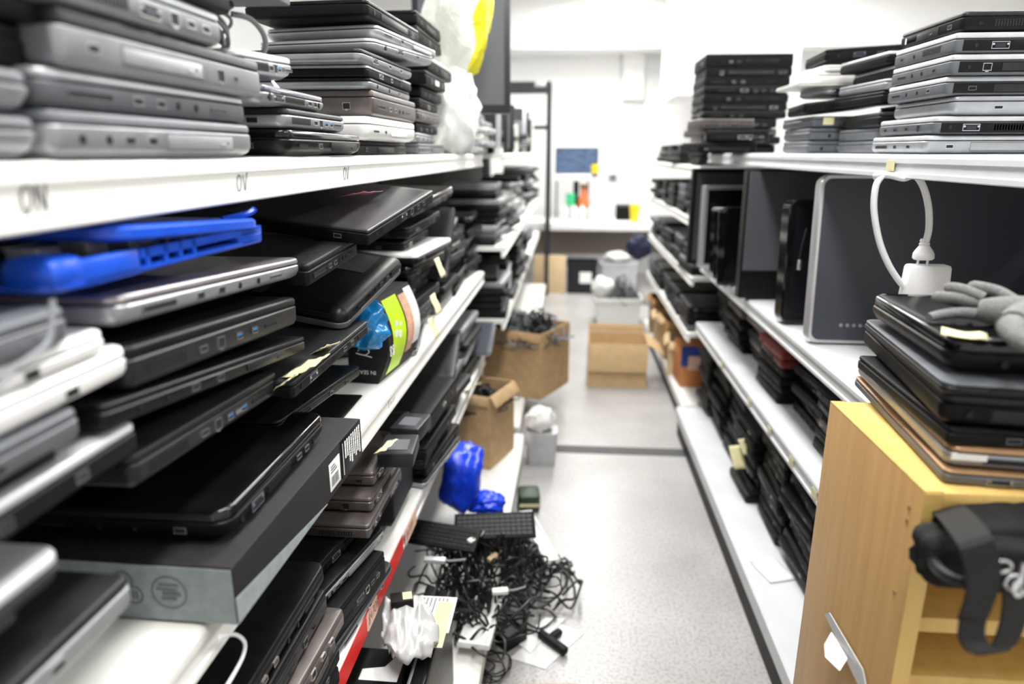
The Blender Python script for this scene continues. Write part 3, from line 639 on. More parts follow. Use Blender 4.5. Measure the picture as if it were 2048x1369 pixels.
EM = Matrix.Translation((-.0016, .075, .038)) @ Matrix.Rotation(-pi / 2, 4, 'Z')
b = decal_ring(t, EM, .021, .0022, 'grey_ink')
for z_, x0, x1, w_ in ((.008, -.012, .012, .003), (.003, -.015, .010, .002), (-.004, -.008, .013, .005), (-.010, -.010, .008, .004)): b.box(x0, -.0002, z_, x1, .0002, z_ + w_)
b.obj('round_stamp', 'grey_ink', t, EM, recalc=False)
EM2 = Matrix.Translation((-.0016, .128, .038)) @ Matrix.Rotation(-pi / 2, 4, 'Z')
b = MB()
for k in range(3):
    a = radians(90 + 120 * k); cx, cz = .012 * cos(a), .012 * sin(a)
    for j in range(16):
        u, v = 2 * pi * j / 16, 2 * pi * (j + 1) / 16
        b.quad((cx + .0095 * cos(u), 0, cz + .0095 * sin(u)), (cx + .012 * cos(u), 0, cz + .012 * sin(u)), (cx + .012 * cos(v), 0, cz + .012 * sin(v)), (cx + .0095 * cos(v), 0, cz + .0095 * sin(v)))
    for j in range(3): b.box(cx - .005 + .004 * j, -.0002, cz - .005, cx - .003 + .004 * j, .0002, cz + .005)
b.obj('trefoil_mark', 'grey_ink', t, EM2, recalc=False)
LB = t
lx0, lx1 = L * .655, L * .755
o = MB().bbox(lx0, -.0012, .012, lx1, -.0002, .056, .0003).obj('barcode_label', 'paper', t)
b = MB()
for k, w_ in enumerate((1.2, .6, 2, .6, 1, .6, 1.6, .8, 1.2, .5, 1.8)): b.box(lx0 + .006 + k * .0026, -.0016, .018, lx0 + .006 + k * .0026 + w_ * .0008, -.0012, .034)
for k in range(3): b.box(lx0 + .005, -.0016, .040 + k * .0045, lx0 + .030 - .004 * k, -.0012, .042 + k * .0045)
b.obj('printed_bars', 'grey_ink', o)
px0, px1 = L * .775, L * .995
o = MB().bbox(px0, -.0011, .008, px1, -.0002, H + .0, .0003).obj('info_panel', 'black_plastic', t)
b = MB(); rr = random.Random(5)
for k in range(9):
    x = px0 + .006 + k * (px1 - px0 - .010) / 9; ln = .034 + .016 * rr.random() if k > 2 else .03
    for j in range(12 if k > 0 else 18):
        z0 = H - .006 - ln + j * ln / 12 if k else .012 + j * .003
        b.box(x, -.0015, z0, x + (.0052 if k else .002), -.0011, z0 + ln / 12 * (.55 + .3 * rr.random()) if k else z0 + .0018)
b.obj('fine_print', 'paper', o)
# ---- main leaning pile on the box: glossy clamshell upwards to the blue shell
zb = z2 + H + .002
g1 = PX(455, 1040, -.375); g1.z = zb + .001; g2 = PX(648, 798, -.372); g2.z = zb + .001
elap(g1, g2, .27, .042, 'glossy', 'glossy black laptop with slim chrome edges resting on the cardboard box', lay=4, lays=3)
EX((272, 985), (560, 790), -.405, .26, .036, 'black', 'black laptop sloping down with rounded corner on the glossy laptop', lay=2, sticker=('bright_metal', 'front', .2, .012, .016, .006), lidmat='dark_grey', basemat='dark_grey')
EX((212, 862), (612, 702), -.392, .26, .022, 'matte', 'thin matte black laptop with raised lid, under the thick blue-port laptop', lay=1, lidmat='black_plastic', basemat='black_plastic')
EX((262, 790), (598, 652), -.392, .26, .043, 'black', 'thick black laptop with blue usb ports under the warm silver laptop', lay=2, lidmat='black_plastic', basemat='dark_grey', lays=4)
EX((240, 662), (606, 556), -.398, .25, .031, 'warm', 'warm silver laptop with dark edge under the blue laptop shell', lay=5, lays=3)
# blue gutted laptop shell: lower tray, upper tray and bare electronics between
B1 = PX(112, 592, -.395); B2 = PX(530, 484, -.392)
M, L = edgeM(B1, B2)
t = thing('laptop_shell', 'bright blue gutted laptop shell with bare circuit boards showing', 'laptop shell', M)
def tray(b, L, d, h, th):
    b.rprism(0, 0, L, d, .02, [(0, .004), (.003, 0), (th, 0), (th + .0006, .003)])
    b.bbox(.03, .0, 0, L * .30, .010, h * 1.05, .003); b.bbox(0, 0, 0, .045, .05, h * 1.25, .010)
    b.box(L * .30, 0, h * .62, L * .98, .006, h); 
    for x in (.32, .40, .47, .54): b.box(L * x, 0, th, L * x + .006, .006, h)
    b.bbox(L * .82, 0, 0, L * .99, .03, h, .004)
tb = MB(); tray(tb, L, .25, .022, .006); tb.obj('bottom_tray', 'blue_plastic', t)
for x, y, w_, d_, h_ in ((.11, .05, .028, .03, .022), (.17, .05, .022, .03, .014), (.2, .055, .03, .02, .02), (.06, .06, .03, .03, .018), (.26, .05, .05, .05, .008)): MB().bbox(x, y, .0105, x + w_, y + d_, .0105 + h_, .001).obj('metal_connector', 'silver', t)
MB().box(.02, .03, .0085, L * .92, .22, .010).obj('circuit_board', 'pcb', t)
for k in range(5): MB().tube([(L * (.5 + .08 * k), .02, .012), (L * (.5 + .08 * k) + .002, .018, .034)], .0012, 5, 1).obj('screw_post', 'brass', t)
U = Matrix.Translation((.075, 0, .0325)) @ Matrix.Rotation(radians(3.0), 4, 'Y')
b = MB(); b.rprism(0, -.006, L - .085, .25, .03, [(0, .004), (.003, .0), (.011, 0), (.014, .004)]); b.tube([(L * .62, .02, .013), (L * .72, .005, .02), (L * .74, .0, .026)], .004, 6, 3)
b.obj('top_tray', 'blue_plastic', t, U)
# ---- behind: tilted black laptops and the package
def ED(p1, y1, p2, y2, d, t, st, label, roll=0, **k):
    P, Q = PY(p1[0], p1[1], y1), PY(p2[0], p2[1], y2); return elap(P, Q, d, t, st, label, roll, **k)
ED((737, 492), 1.16, (866, 405), 1.53, .27, .027, 'slab', 'wide matte black laptop tilted towards the aisle above the upside-down laptop', roll=6, lay=0, lays=3, lidmat='satin_dark')
ED((618, 575), .98, (716, 512), 1.22, .24, .034, 'matte', 'black laptop with a monitor port wedged under the tilted wide laptop', lay=5, lays=4, roll=2)
elap(PY(690, 664, 1.15), PY(806, 545, 1.49), .26, .040, 'glossy', 'upside-down black laptop with vents facing up', roll=9, flip=True, lay=5, lidmat='mid_grey')
r_ = bpy.data.objects['laptop'] if False else None
M, L = edgeM(PY(690, 664, 1.15), PY(806, 545, 1.49), radians(9))
# vent slots on the upturned bottom: part of the upside-down laptop
ud = [o for o in bpy.data.objects if o.get('label') == 'upside-down black laptop with vents facing up'][0]
b = MB()
for k in range(16): b.box(L / 2 - .150 + k * .0068, -.090, .0402, L / 2 - .1472 + k * .0068, -.035, .0420)
b.obj('vent_grille', 'mid_grey', ud); b = MB()
for k in range(8): b.box(-L / 2 + .01 + k * .007, .03, .0405, -L / 2 + .0125 + k * .007, .05, .0412)
b.obj('vent_grille', 'mid_grey', ud)
elap(PX(588, 800, -.378), PX(737, 668, -.378), .25, .026, 'matte', 'black laptop with yellow notes stuck on it, beside the colourful package', lay=4, lidmat='dark_grey', roll=3)
elap(PX(560, 872, -.42), PX(722, 752, -.42), .24, .022, 'black', 'thin black laptop lying under the one with yellow notes', ports=1)
elap(PX(640, 905, -.435), PX(728, 805, -.435), .22, .018, 'matte', 'lowest thin black laptop beside the package on the shelf', ports=1)
def note(P, w_, h_, rot, label, m='yellow_note', rx=0, seed=1, ry=0):
    b = MB(); n = 6; g = []
    for i in range(n + 1):
        g.append([b.bm.verts.new(((i / n - .5) * w_, (j / n - .5) * h_, .004 * noise.noise(Vector((i * .6 + seed * 5.1, j * .6, seed))) + .02 * h_ * (j / n) ** 2)) for j in range(n + 1)])
    for i in range(n):
        for j in range(n): b.face((g[i][j], g[i + 1][j], g[i + 1][j + 1], g[i][j + 1]))
    o = b.obj('paper_note', m, None, at(P, rot, rx, ry), recalc=False); o.modifiers.new('th', 'SOLIDIFY').thickness = .0005
    return tag(o, label, 'note', 'paper notes on the shelves')
note(PX(615, 735, -.375) + Vector((.0, 0, .002)), .085, .038, 1.5, 'crumpled yellow note on the laptop beside the package', rx=-.35)
note(PX(648, 702, -.385) + Vector((.0, 0, .004)), .045, .034, 1.2, 'second pale yellow note, higher on the same laptop', rx=-.5, seed=2)
note(PX(574, 762, -.385), .04, .03, 1.5, 'small yellow note peeking out under the thin laptop', rx=-.6, seed=3)
note(PY(722, 388, 1.34), .09, .04, 1.2, 'pink note under the top shelf above the tilted laptop', 'pink_note', rx=-.2, seed=4)
# colourful package: black folded box, bulging green and photo-printed front, blue film
c = PZ(757, 768, z2 + .001)
M = at(c, ROTL - radians(6))
t = thing('printed_package', 'black and lime printed package standing upside down on the middle shelf', 'package', M)
Hh = .195; Wd = .215
def bulge(u): return -.030 * sin(pi * min(1, max(0, u)))
def panel(u0, u1, z0, z1, off, m, name, n=10):
    b = MB(); g = []
    for i in range(n + 1):
        z = z0 + (z1 - z0) * i / n; yy = bulge(z / Hh) - off; g.append([b.bm.verts.new((u0, yy, z)), b.bm.verts.new((u1, yy, z))])
    for p_, q_ in zip(g, g[1:]): b.face((p_[0], p_[1], q_[1], q_[0]))
    return b.obj(name, m, t, recalc=False)
b = MB(); rings = []
for u in (0, Wd): rings.append([(u, bulge(k / 10), Hh * k / 10) for k in range(11)] + [(u, .07, Hh), (u, .07, 0)])
b.loops(rings); b.obj('package_body', 'box_charcoal', t, sharp=25)
panel(.026, .112, .012, .186, .0012, 'lime', 'lime_band'); panel(.120, .165, .04, .18, .0012, 'skin_print', 'photo_print'); panel(.165, .212, .05, .188, .0014, 'white_plastic', 'white_print')
b = MB()
for k, (u, z, rr_) in enumerate(((.046, .108, .010), (.055, .128, .009), (.068, .102, .010), (.078, .122, .007))): b.lathe([(rr_, 0), (rr_, .0004), (0.0005, .0006)], 9, M=Matrix.Translation((u, bulge(z / Hh) - .0016, z)) @ Matrix.Rotation(pi / 2, 4, 'X'))
b.obj('splash_print', 'white_plastic', t)
strokes(t, Matrix.Translation((.024, -.0325, .088)) @ Matrix.Rotation(pi, 4, 'Y'), glyphs('88', .022, 0), .0016, 'paper', 'printed_digits')
def text_mesh(parent, txt, size, M, m, name='printed_text'):
    cu = bpy.data.curves.new('t', 'FONT'); cu.body = txt; cu.size = size; cu.extrude = .0001
    o = bpy.data.objects.new('t', cu); COL.objects.link(o); bpy.context.view_layer.update()
    me = bpy.data.meshes.new_from_object(o.evaluated_get(bpy.context.evaluated_depsgraph_get())); bpy.data.objects.remove(o)
    me.materials.clear(); me.materials.append(MATS[m]); o = bpy.data.objects.new(name, me); COL.objects.link(o); o.parent = parent; o.matrix_local = M
    return o
# the flat black end of the package carries upside-down text and a curl mark
TM = Matrix.Translation((-.0006, .004, .030)) @ Matrix.Rotation(-pi / 2, 4, 'Z') @ Matrix.Rotation(pi / 2, 4, 'X') @ Matrix.Rotation(pi, 4, 'Z')
text_mesh(t, 'IN SEARCH O', .0135, TM, 'paper')
b = MB(); b.tube([(-.001, .045, .075), (-.001, .03, .085), (-.001, .018, .075), (-.001, .03, .066), (-.001, .05, .070), (-.001, .012, .062)], .0012, 5, 5); b.obj('curl_print', 'paper', t)
b = MB().blob((-.034, .018, Hh - .05), .036, .05, .05, .3, 1.8, 4, 4, fold=.45, sq=3); b.obj('blue_film', 'cello_blue', t, sharp=180)
# ---- stacks behind the package on the middle shelf
ls(1.72, .03, z2, [('black', .30, .24, .022, -.06, -.03, 8, dict(basemat='silver', adj='thin silver-edged black')), ('matte', .32, .24, .03, .04, .0, 3), ('glossy', .32, .24, .03, .02, .0, 0), ('dark', .33, .24, .032, .03, .0, -2), ('matte', .33, .24, .03, .06, .02, 0), ('black', .32, .24, .036, .03, .0, 2), ('glossy', .35, .25, .034, .0, -.01, -4), ('whitelid', .37, .26, .032, .0, -.025, -4), ('dark', .32, .24, .024, .05, .02, 0), ('black', .34, .24, .030, .03, -.0, -3, dict(tilt=-3, gap=.008)), ('glossy', .37, .26, .036, .05, -.015, -6, dict(tilt=-5, gap=.02, lidmat='glossy_black'))],
   'the tower behind the package')
for k, (px, py, s) in enumerate(((880, 535, .05), (872, 608, .05), (868, 655, .05))):
    note(PX(px, py, -.352), s, s * 1.1, 1.5, ['pale yellow note hanging from the tower behind the package, highest', 'pale yellow note hanging from the tower behind the package, middle', 'pale yellow note hanging from the tower behind the package, lowest'][k], rx=1.2, seed=6 + k)
r = random.Random(11)
for k in range(3):
    y = 2.12 + .30 * k; n = [8, 9, 9][k]
    ls(y, .02 + .02 * r.random(), z2, [(r.choice(['black', 'matte', 'dark', 'glossy', 'grey', 'silverlid', 'dark']), .28, .24, r.uniform(.024, .034), 0, r.uniform(-.02, .02), r.uniform(-6, 6), dict(tilt=r.uniform(-2, 0))) for _ in range(n)],
       f'the {["first", "second", "third"][k]} pile past the middle shelf tower', ports=1)
laptop(at((-.365, 2.06, z2 + .12), ROTL, 0, radians(-52)), .26, .2, .022, 'dark', 'dark grey laptop leaning on edge between two middle shelf piles', GL, 0)
for k in range(8):
    y = 3.08 + .46 * k; n = r.choice([7, 8, 9])
    stack(-.30 - .02 * r.random(), y, ZM[2] + .001, pi / 2, [(r.choice(['black', 'silver', 'dark', 'white', 'grey', 'matte', 'pale']), .33, .24, r.uniform(.026, .036), 0, r.uniform(-.02, .02), r.uniform(-7, 7)) for _ in range(n)],
          f'the {["first","second","third","fourth","fifth","sixth","seventh","last"][k]} pile on the far middle shelf', ports=1 if k < 3 else 0)
o = MB().bbox(-.004, -.02, -.02, .0, .02, .02, .001).obj('paper_label', 'pink_note', None, at((-.292, 6.6, .985))); tag(o, 'pink paper label at the far end of the middle shelf lip', 'label')
# ================================================================ LEFT RACK, LOWER SHELF
z3 = ZL[3] + .001
# near stack (only its upper corner shows)
ls(.60, -.012, z3, [('matte', .36, .26, .034, 0, 0, 0), ('dark', .36, .26, .034, .01, .0, 0), ('bronze', .345, .26, .036, .01, .0, 0, dict(lay=1)), ('bronze', .35, .26, .034, .02, .0, -2, dict(lay=0)), ('black', .34, .26, .044, .02, .01, 0, dict(lay=3, basemat='dark_grey')), ('glossy', .36, .27, .042, .01, .012, 0, dict(lidmat='black_plastic', adj='large rounded black'))],
   'the nearest stack on the lower shelf')
o0 = PX(470, 1330, -.372)
t = thing('cable_loop', 'white cable loop hanging over the lower shelf below the cardboard box', 'cable', at(o0))
MB().tube([PX(440, 1275, -.372) - o0, PX(470, 1270, -.372) - o0, PX(489, 1285, -.372) - o0, PX(487, 1310, -.372) - o0, PX(470, 1345, -.372) - o0, PX(440, 1395, -.372) - o0], .0022, 8, 5).obj('lead', 'cable_white', t)
# middle stack, turned slightly: bluish rimmed laptop, port replicator, laptop, docks
def EZ(p1, p2, z, d, tk, st, label, **k): return elap(PZ(p1[0], p1[1], z), PZ(p2[0], p2[1], z), d, tk, st, label, **k)
EZ((668, 1332), (790, 1142), z3, .26, .024, 'glossy', 'bluish grey rounded laptop at the bottom behind the red label strip', lidmat='dark_grey', basemat='mid_grey', ports=1)
EZ((649, 1320), (772, 1150), z3 + .026, .20, .058, 'slab', 'thick square black port replicator lying on the bluish laptop', name='port_replicator', lay=0, lays=5, cat='dock')
EZ((640, 1226), (771, 1078), z3 + .087, .25, .030, 'silver', 'black laptop with bright silver ports above the port replicator', lidmat='black_plastic', lay=1, lays=1)
EZ((640, 1160), (768, 1020), z3 + .1195, .24, .030, 'black', 'black laptop with open vents below the bronze docks', lay=4, lays=4)
for k, (px, py, dz) in enumerate(((702, 1112, 0), (716, 1077, .0)  , (729, 1003, .0))):
    z = z3 + .152 + .034 * k
    P = PZ(px, py, z); P.x = -.375 - .006 * k; P.y = 1.16 + .045 * k
    laptop(at(P, ROTL), .26 - .02 * k, .22, .0325, 'bronze', ['bronze grey dock at the bottom of three beneath the middle shelf lip', 'bronze grey dock in the middle of three beneath the middle shelf lip', 'bronze grey dock on top of three beneath the middle shelf lip'][k], 'docks on the lower shelf', 2, name='docking_station', cat='dock', lays=k)
def brick(P, rz, s, label, m='matte_black', note_=None):
    t = thing('power_adapter', label, 'adapter', at(P, rz), 'power adapters')
    MB().bbox(-s[0] / 2, -s[1] / 2, 0, s[0] / 2, s[1] / 2, s[2], .004).obj('case', m, t)
    MB().tube([(s[0] / 2, 0, s[2] / 2), (s[0] / 2 + .012, 0, s[2] / 2), (s[0] / 2 + .03, .012, s[2] * .3), (s[0] / 2 + .05, .05, .004)], .0028, 6, 4).obj('lead', 'cable_black', t)
    MB().box(-s[0] * .3, -s[1] * .3, s[2] + .0001, s[0] * .2, s[1] * .3, s[2] + .0006).obj('sticker', 'mid_grey', t)
    return t
zt = z3 + .152 + .034 * 3
brick((-.352, 1.325, zt), ROTL + .1, (.105, .075, .032), 'black power adapter lying on the bronze docks, closest of the two', 'dark_grey')
brick((-.36, 1.475, zt - .01), ROTL - .1, (.10, .07, .034), 'grey power adapter behind the first one on the lower shelf', 'dark_grey')
laptop(at((-.40, 1.43, z3), ROTL), .20, .2, .24, 'matte', 'upright black drive enclosure supporting the grey power adapter', 'laptops stacked on the shelves', 0, name='drive_enclosure', cat='drive enclosure')
note(PX(772, 893, -.36), .06, .03, 1.4, 'yellow note stuck by the power adapters on the lower shelf', rx=-.4, seed=9)
ls(1.66, -.01, z3, [('silver', .33, .26, .024, .0, -.0, -8, dict(lidmat='black_plastic', adj='black silver-edged')), ('matte', .33, .26, .030, .02, .0, -6), ('black', .3, .24, .03, .0, .0, 0), ('matte', .34, .26, .035, .0, -.005, -4), ('dark', .33, .24, .03, .02, .01, 0), ('slab', .34, .26, .05, .02, -.01, -3, dict(adj='big flat black'))],
   'the stack behind the power adapters', ports=1)
ls(2.07, .0, z3, [('dark', .34, .25, .03, 0, .0, 3), ('black', .33, .25, .03, .02, .0, 0), ('dark', .32, .25, .034, .0, .0, -5), ('matte', .34, .25, .03, .02, .01, 0), ('grey', .3, .24, .03, .0, .0, 0), ('dark', .35, .26, .03, .0, -.02, 6, dict(tilt=-9, adj='dark grey slanting')), ],
   'the stack below the slanting laptop', ports=1)
ls(2.46, .02, z3, [(r.choice(['black', 'dark', 'grey', 'matte', 'silver']), .34, .25, r.uniform(.026, .036), 0, r.uniform(-.02, .01), r.uniform(-5, 5)) for _ in range(8)], 'the stack ending the near lower shelf', ports=1)
laptop(at((-.315, 2.75, z3 + .05), ROTL, 0, radians(-24)), .22, .2, .02, 'glossy', 'dark screen panel jutting out from the lower shelf end', 'laptops stacked on the shelves', 0, lidmat='screen_glass', basemat='pale_silver')
note(PX(945, 775, -.355), .07, .06, 1.2, 'yellow note on the stack at the lower shelf end', rx=-.6, seed=12)
for k in range(5):
    y = 3.08 + .44 * k
    stack(-.30, y, ZM[3] + .001, pi / 2, [(r.choice(['black', 'dark', 'silver', 'grey', 'matte']), .34, .24, r.uniform(.026, .036), 0, r.uniform(-.02, .02), r.uniform(-6, 6)) for _ in range(r.choice([6, 7, 8]))],
          f'the {["first","second","third","fourth","fifth"][k]} pile on the far lower shelf', ports=1 if k < 2 else 0)
# ================================================================ LEFT RACK, BASE: things standing at the very bottom
z4 = ZL[4] + .001
def upright(P, rz, w_, h_, th, st, label, lean=0, **k):
    """a laptop standing on its long edge: broad face towards +local -y"""
    M = at(P, rz) @ Matrix.Rotation(radians(90 + lean), 4, 'X')
    return laptop(M, w_, h_, th, st, label, 'laptops standing on edge at the bottom', **k)
Bx = lambda px, py, z: PZ(px, py, z)
t = thing('storage_box', 'tall dark storage box with white torn sticker below the red strip', 'box', at((PZ(800, 1300, .375).x + .024, PZ(800, 1300, .375).y - .30, z4), ROTL))
MB().bbox(0, 0, 0, .30, .2, .245, .004).obj('box_body', 'matte_black', t)
b = MB(); b.loops([[(.015 + .19, .01, .2455), (.075 + .20, .01, .2455), (.075 + .20, .03, .2455), (.045 + .20, .045, .2455), (.045 + .19, .09, .2455), (.015 + .19, .09, .2455)]], caps=False); b.face([v for v in b.bm.verts]); b.obj('torn_sticker', 'paper', t, recalc=False)
qa = PZ(874, 1277, z4 + .262); M = at((qa.x - .038, qa.y - .37, z4), radians(90))
laptop(M @ Matrix.Rotation(radians(90), 4, 'X') @ Matrix.Translation((0, 0, 0)), .37, .262, .036, 'dark', 'dark laptop with silver edge standing upright at the bottom below the red strip', 'laptops standing on edge at the bottom', 0, basemat='pale_silver')
qb = PZ(903, 1178, z4 + .27); laptop(at((qb.x - .034, qb.y - .40, z4), radians(90)) @ Matrix.Rotation(radians(90), 4, 'X'), .40, .27, .034, 'black', 'black laptop standing upright beside the white plastic strip', 'laptops standing on edge at the bottom', 0)
laptop(at((qb.x - .034 - .036, qb.y - .16, z4), radians(90)) @ Matrix.Rotation(radians(90), 4, 'X'), .20, .25, .03, 'matte', 'black laptop with paper labels standing upright behind the silver-edged one', 'laptops standing on edge at the bottom', 0)
e = PZ(862, 1225, z4 + .29); o = MB().box(e.x - .05, e.y - .06, z4 + .285, e.x + .05, e.y + .06, z4 + .287)
o = o.obj('barcode_sheet', 'paper', None); tag(o, 'white printed barcode sheet lying on the upright laptops', 'paper')
b = MB()
for k in range(9): b.box(e.x - .045 + k * .009, e.y + .0, z4 + .2872, e.x - .042 + k * .009, e.y + .055, z4 + .2876)
b.obj('printed_bars', 'grey_ink', o)
o = MB().box(e.x + .01, e.y - .11, z4 + .2886, e.x + .045, e.y + .04, z4 + .2896).obj('yellow_label', 'yellow_note', None); tag(o, 'long pale yellow label on the upright laptops next to the barcode sheet', 'label')
b = MB()
pts = [PZ(800, 1190, .40), PZ(850, 1225, .38), PZ(815, 1285, .36)]
q = PZ(815, 1245, z4 + .32)
t = thing('white_pouch', 'crumpled white plastic pouch above the upright laptops below the red strip', 'pouch', at(q, .3))
b = MB(); g = []; n = 26
for i in range(n + 1):
    row = []
    for j in range(n + 1):
        u, v = i / n * 2 - 1, j / n * 2 - 1; rr_ = 1 + .22 * noise.noise(Vector((u * 1.3, v * 1.3, 4.2))); e = max(abs(u), abs(v))
        k = 1 / max(1, (u * u + v * v) ** .5 / 1.0) if e > .55 else 1
        x, y = u * k * rr_ * .058, v * k * rr_ * .105
        z = .034 * (1 - e ** 3) + .030 * abs(noise.noise(Vector((u * 2.1, v * 2.6, 1.7)))) + .012 * noise.noise(Vector((u * 5, v * 5, 8))) - .028
        row.append(b.bm.verts.new((x, y, z)))
    g.append(row)
for i in range(n):
    for j in range(n): b.face((g[i][j], g[i + 1][j], g[i + 1][j + 1], g[i][j + 1]))
o = b.obj('pouch_body', 'clear_bag', t, sharp=180); o.modifiers.new('thickness', 'SOLIDIFY').thickness = .002
MB().bbox(-.032, .025, .010, .016, .060, .034, .002).obj('pouch_window', 'matte_black', t); MB().box(-.006, .030, .0342, .014, .055, .0350).obj('yellow_tag', 'yellow_note', t)
# white plastic strips sticking out over the base edge
for k, (pa, pb, w_, lab) in enumerate((((947, 1300), (985, 1180), .085, 'flat white plastic strip lying at the bottom shelf edge, closest one'), ((1105, 1130), (1050, 1030), .05, 'white plastic strip sticking out over the floor beyond the cables'))):
    A, B_ = PZ(*pa, .16 if k == 0 else .11), PZ(*pb, .16 if k == 0 else .11)
    M, L = edgeM(A, B_); t = thing('plastic_strip', lab, 'plastic strip', M)
    MB().bbox(0, -w_ / 2, 0, L, w_ / 2, .018, .003).obj('strip_body', 'white_plastic', t)
    MB().bbox(.006, -w_ / 2 + .008, .0181, L - .006, -w_ / 2 + .014, .021, .001).obj('raised_edge', 'pale_silver', t)
# cables, keyboards and connectors in a heap (nobody could count these)
def heap(c, rx, ry, h, n, seed, mats, name, label, rad=(.0022, .0042), zf=None, M=None, cat='cables'):
    q = random.Random(seed); first = None
    root = bpy.data.objects.new(name, None); COL.objects.link(root); root.location = c; root['kind'] = 'stuff'; tag(root, label, cat)
    for mi, m in enumerate(mats):
        b = MB()
        for k in range(n // len(mats)):
            a = q.uniform(0, 2 * pi); rr = sqrt(q.random()); x, y = rx * rr * cos(a), ry * rr * sin(a); P = []
            cx_, cy_ = x, y; R0 = q.uniform(.02, .07); ph = q.uniform(0, 6)
            for j in range(q.randint(7, 13)):
                ang = ph + j * .8; e = (1 - min(1, (cx_ / rx) ** 2 + (cy_ / ry) ** 2)) ; zz = h * (.15 + .85 * e) * q.random() + .006
                P.append((cx_ + R0 * cos(ang), cy_ + R0 * sin(ang) * .9, zz)); cx_ += q.uniform(-.02, .02); cy_ += q.uniform(-.02, .02)
            b.tube(P, q.uniform(*rad), 6, 4)
        b.obj('strands', m, root)
    return root
heap(Vector((-.255, 1.80, .136)), .17, .27, .20, 84, 5, ['cable_black', 'cable_black', 'cable_black'], 'cable_tangle', 'tangled heap of black cables on the bottom shelf beyond the upright laptops')
c = PZ(1055, 1170, 0.02); heap(Vector((c.x + .0, c.y, 0.003)), .15, .17, .13, 40, 8, ['cable_black', 'cable_black'], 'cable_tangle', 'loops of black cable spilled on the floor beside the bottom shelf')
c = PZ(930, 1320, 0.02); heap(Vector((c.x, c.y, 0.003)), .09, .12, .05, 14, 18, ['cable_black'], 'cable_tangle', 'thin black cables in front of the white strip on the floor', rad=(.0016, .0026))
def keyb(P, rz, L, w_, label, rx=0, m='matte_black'):
    t = thing('keyboard', label, 'keyboard', at(P, rz, rx), 'keyboards in the cable heap')
    MB().bbox(-L / 2, -w_ / 2, 0, L / 2, w_ / 2, .012, .002).obj('case', m, t)
    b = MB()
    for i in range(14):
        for j in range(5): b.box(-L / 2 + .008 + i * (L - .016) / 14, -w_ / 2 + .008 + j * (w_ - .016) / 5, .012, -L / 2 + .005 + (i + 1) * (L - .016) / 14, -w_ / 2 + .005 + (j + 1) * (w_ - .016) / 5, .0145)
    b.obj('key_field', 'dark_grey', t)
keyb(PZ(990, 1055, .33), .15, .24, .085, 'black keyboard lying uppermost on the cable heap', .5)
keyb(PZ(885, 1075, .33), -.2, .22, .08, 'black keyboard half under the cables by the shelf edge', .4)
for k, (px, py, y, L, rz, m, lab) in enumerate(((870, 1125, 1.72, .06, 0, 'pale_silver', 'silver plug lying in the black cable heap'), (945, 1085, 1.82, .035, .9, 'cream_plastic', 'cream connector lying highest in the cable heap'), (1000, 1187, 1.62, .045, .2, 'white_plastic', 'white connector end at the outer side of the cable heap'), (985, 1120, 1.75, .04, 1.0, 'cardboard_pale', 'tan connector standing up in the cable heap'))):
    t = thing('cable_connector', lab, 'connector', at(PZ(px, py, .33 if k < 2 else .25), rz, .2), 'connectors in the cable heap')
    MB().bbox(-L / 2, -.009, 0, L / 2, .009, .014, .003).obj('plug_body', m, t); MB().tube([(L / 2, 0, .007), (L / 2 + .02, .002, .006), (L / 2 + .05, .02, -.005)], .003, 6, 4).obj('lead', 'cable_grey', t)
# long cable loop on the floor to the right of the heap
t = thing('black_cable', 'black cable curving in a wide loop over the floor', 'cable', at((0, 0, 0)))
L_ = [PZ(px, py, .006) for px, py in ((1040, 1215), (1075, 1235), (1115, 1210), (1135, 1170), (1125, 1140), (1085, 1132), (1060, 1150), (1065, 1190), (1100, 1205))]
for k, v in enumerate(L_): v.z += .02 + .015 * sin(k)
o0 = L_[0].copy(); t.location = o0
MB().tube([p - o0 for p in L_], .0042, 8, 6).obj('lead', 'cable_black', t)
# adapters and papers on the floor
def sheet(corners, label, m='paper'):
    o0 = corners[0].copy(); b = MB(); b.loops([[(p - o0) + Vector((0, 0, h)) for p in corners] for h in (.0012, .0022)])
    return tag(b.obj('paper_sheet', m, None, at((o0.x, o0.y, 0)), recalc=True), label, 'paper', 'paper sheets on the floor')
def P0(px, py, z=0): p = PZ(px, py, z); return p
sheet([P0(1020, 1318), P0(1105, 1245), P0(1168, 1268), P0(1090, 1340)], 'white paper sheet on the floor under the plug')
sheet([P0(1035, 1290, .0), P0(1090, 1238, .0), P0(1130, 1242, .0), P0(1060, 1310, .0)], 'smaller white paper partly beneath the other floor sheet').location.z = .003
brick(P0(1022, 1285), .8, (.085, .055, .040), 'angular black power adapter on the floor beside the paper sheet')
t = thing('power_plug', 'black plug with cable lying on the white paper sheet', 'plug', at(P0(1105, 1295) + Vector((0, 0, .006)), -.75))
MB().bbox(-.055, -.012, 0, .055, .012, .022, .005).obj('plug_body', 'matte_black', t)
MB().bbox(-.03, .012, 0, -.008, .055, .018, .005).obj('side_plug', 'matte_black', t)
MB().tube([(-.055, 0, .01), (-.09, -.01, .006), (-.16, -.05, .003), (-.24, -.12, .003), (-.36, -.17, .003)], .0035, 8, 5).obj('lead', 'cable_black', t)
t = thing('cardboard_piece', 'brown cardboard flap on the floor at the bottom photo edge', 'cardboard', at(P0(1120, 1392), .1))
MB().bbox(-.12, -.10, 0, .05, .03, .012, .001).obj('flap', 'cardboard', t)
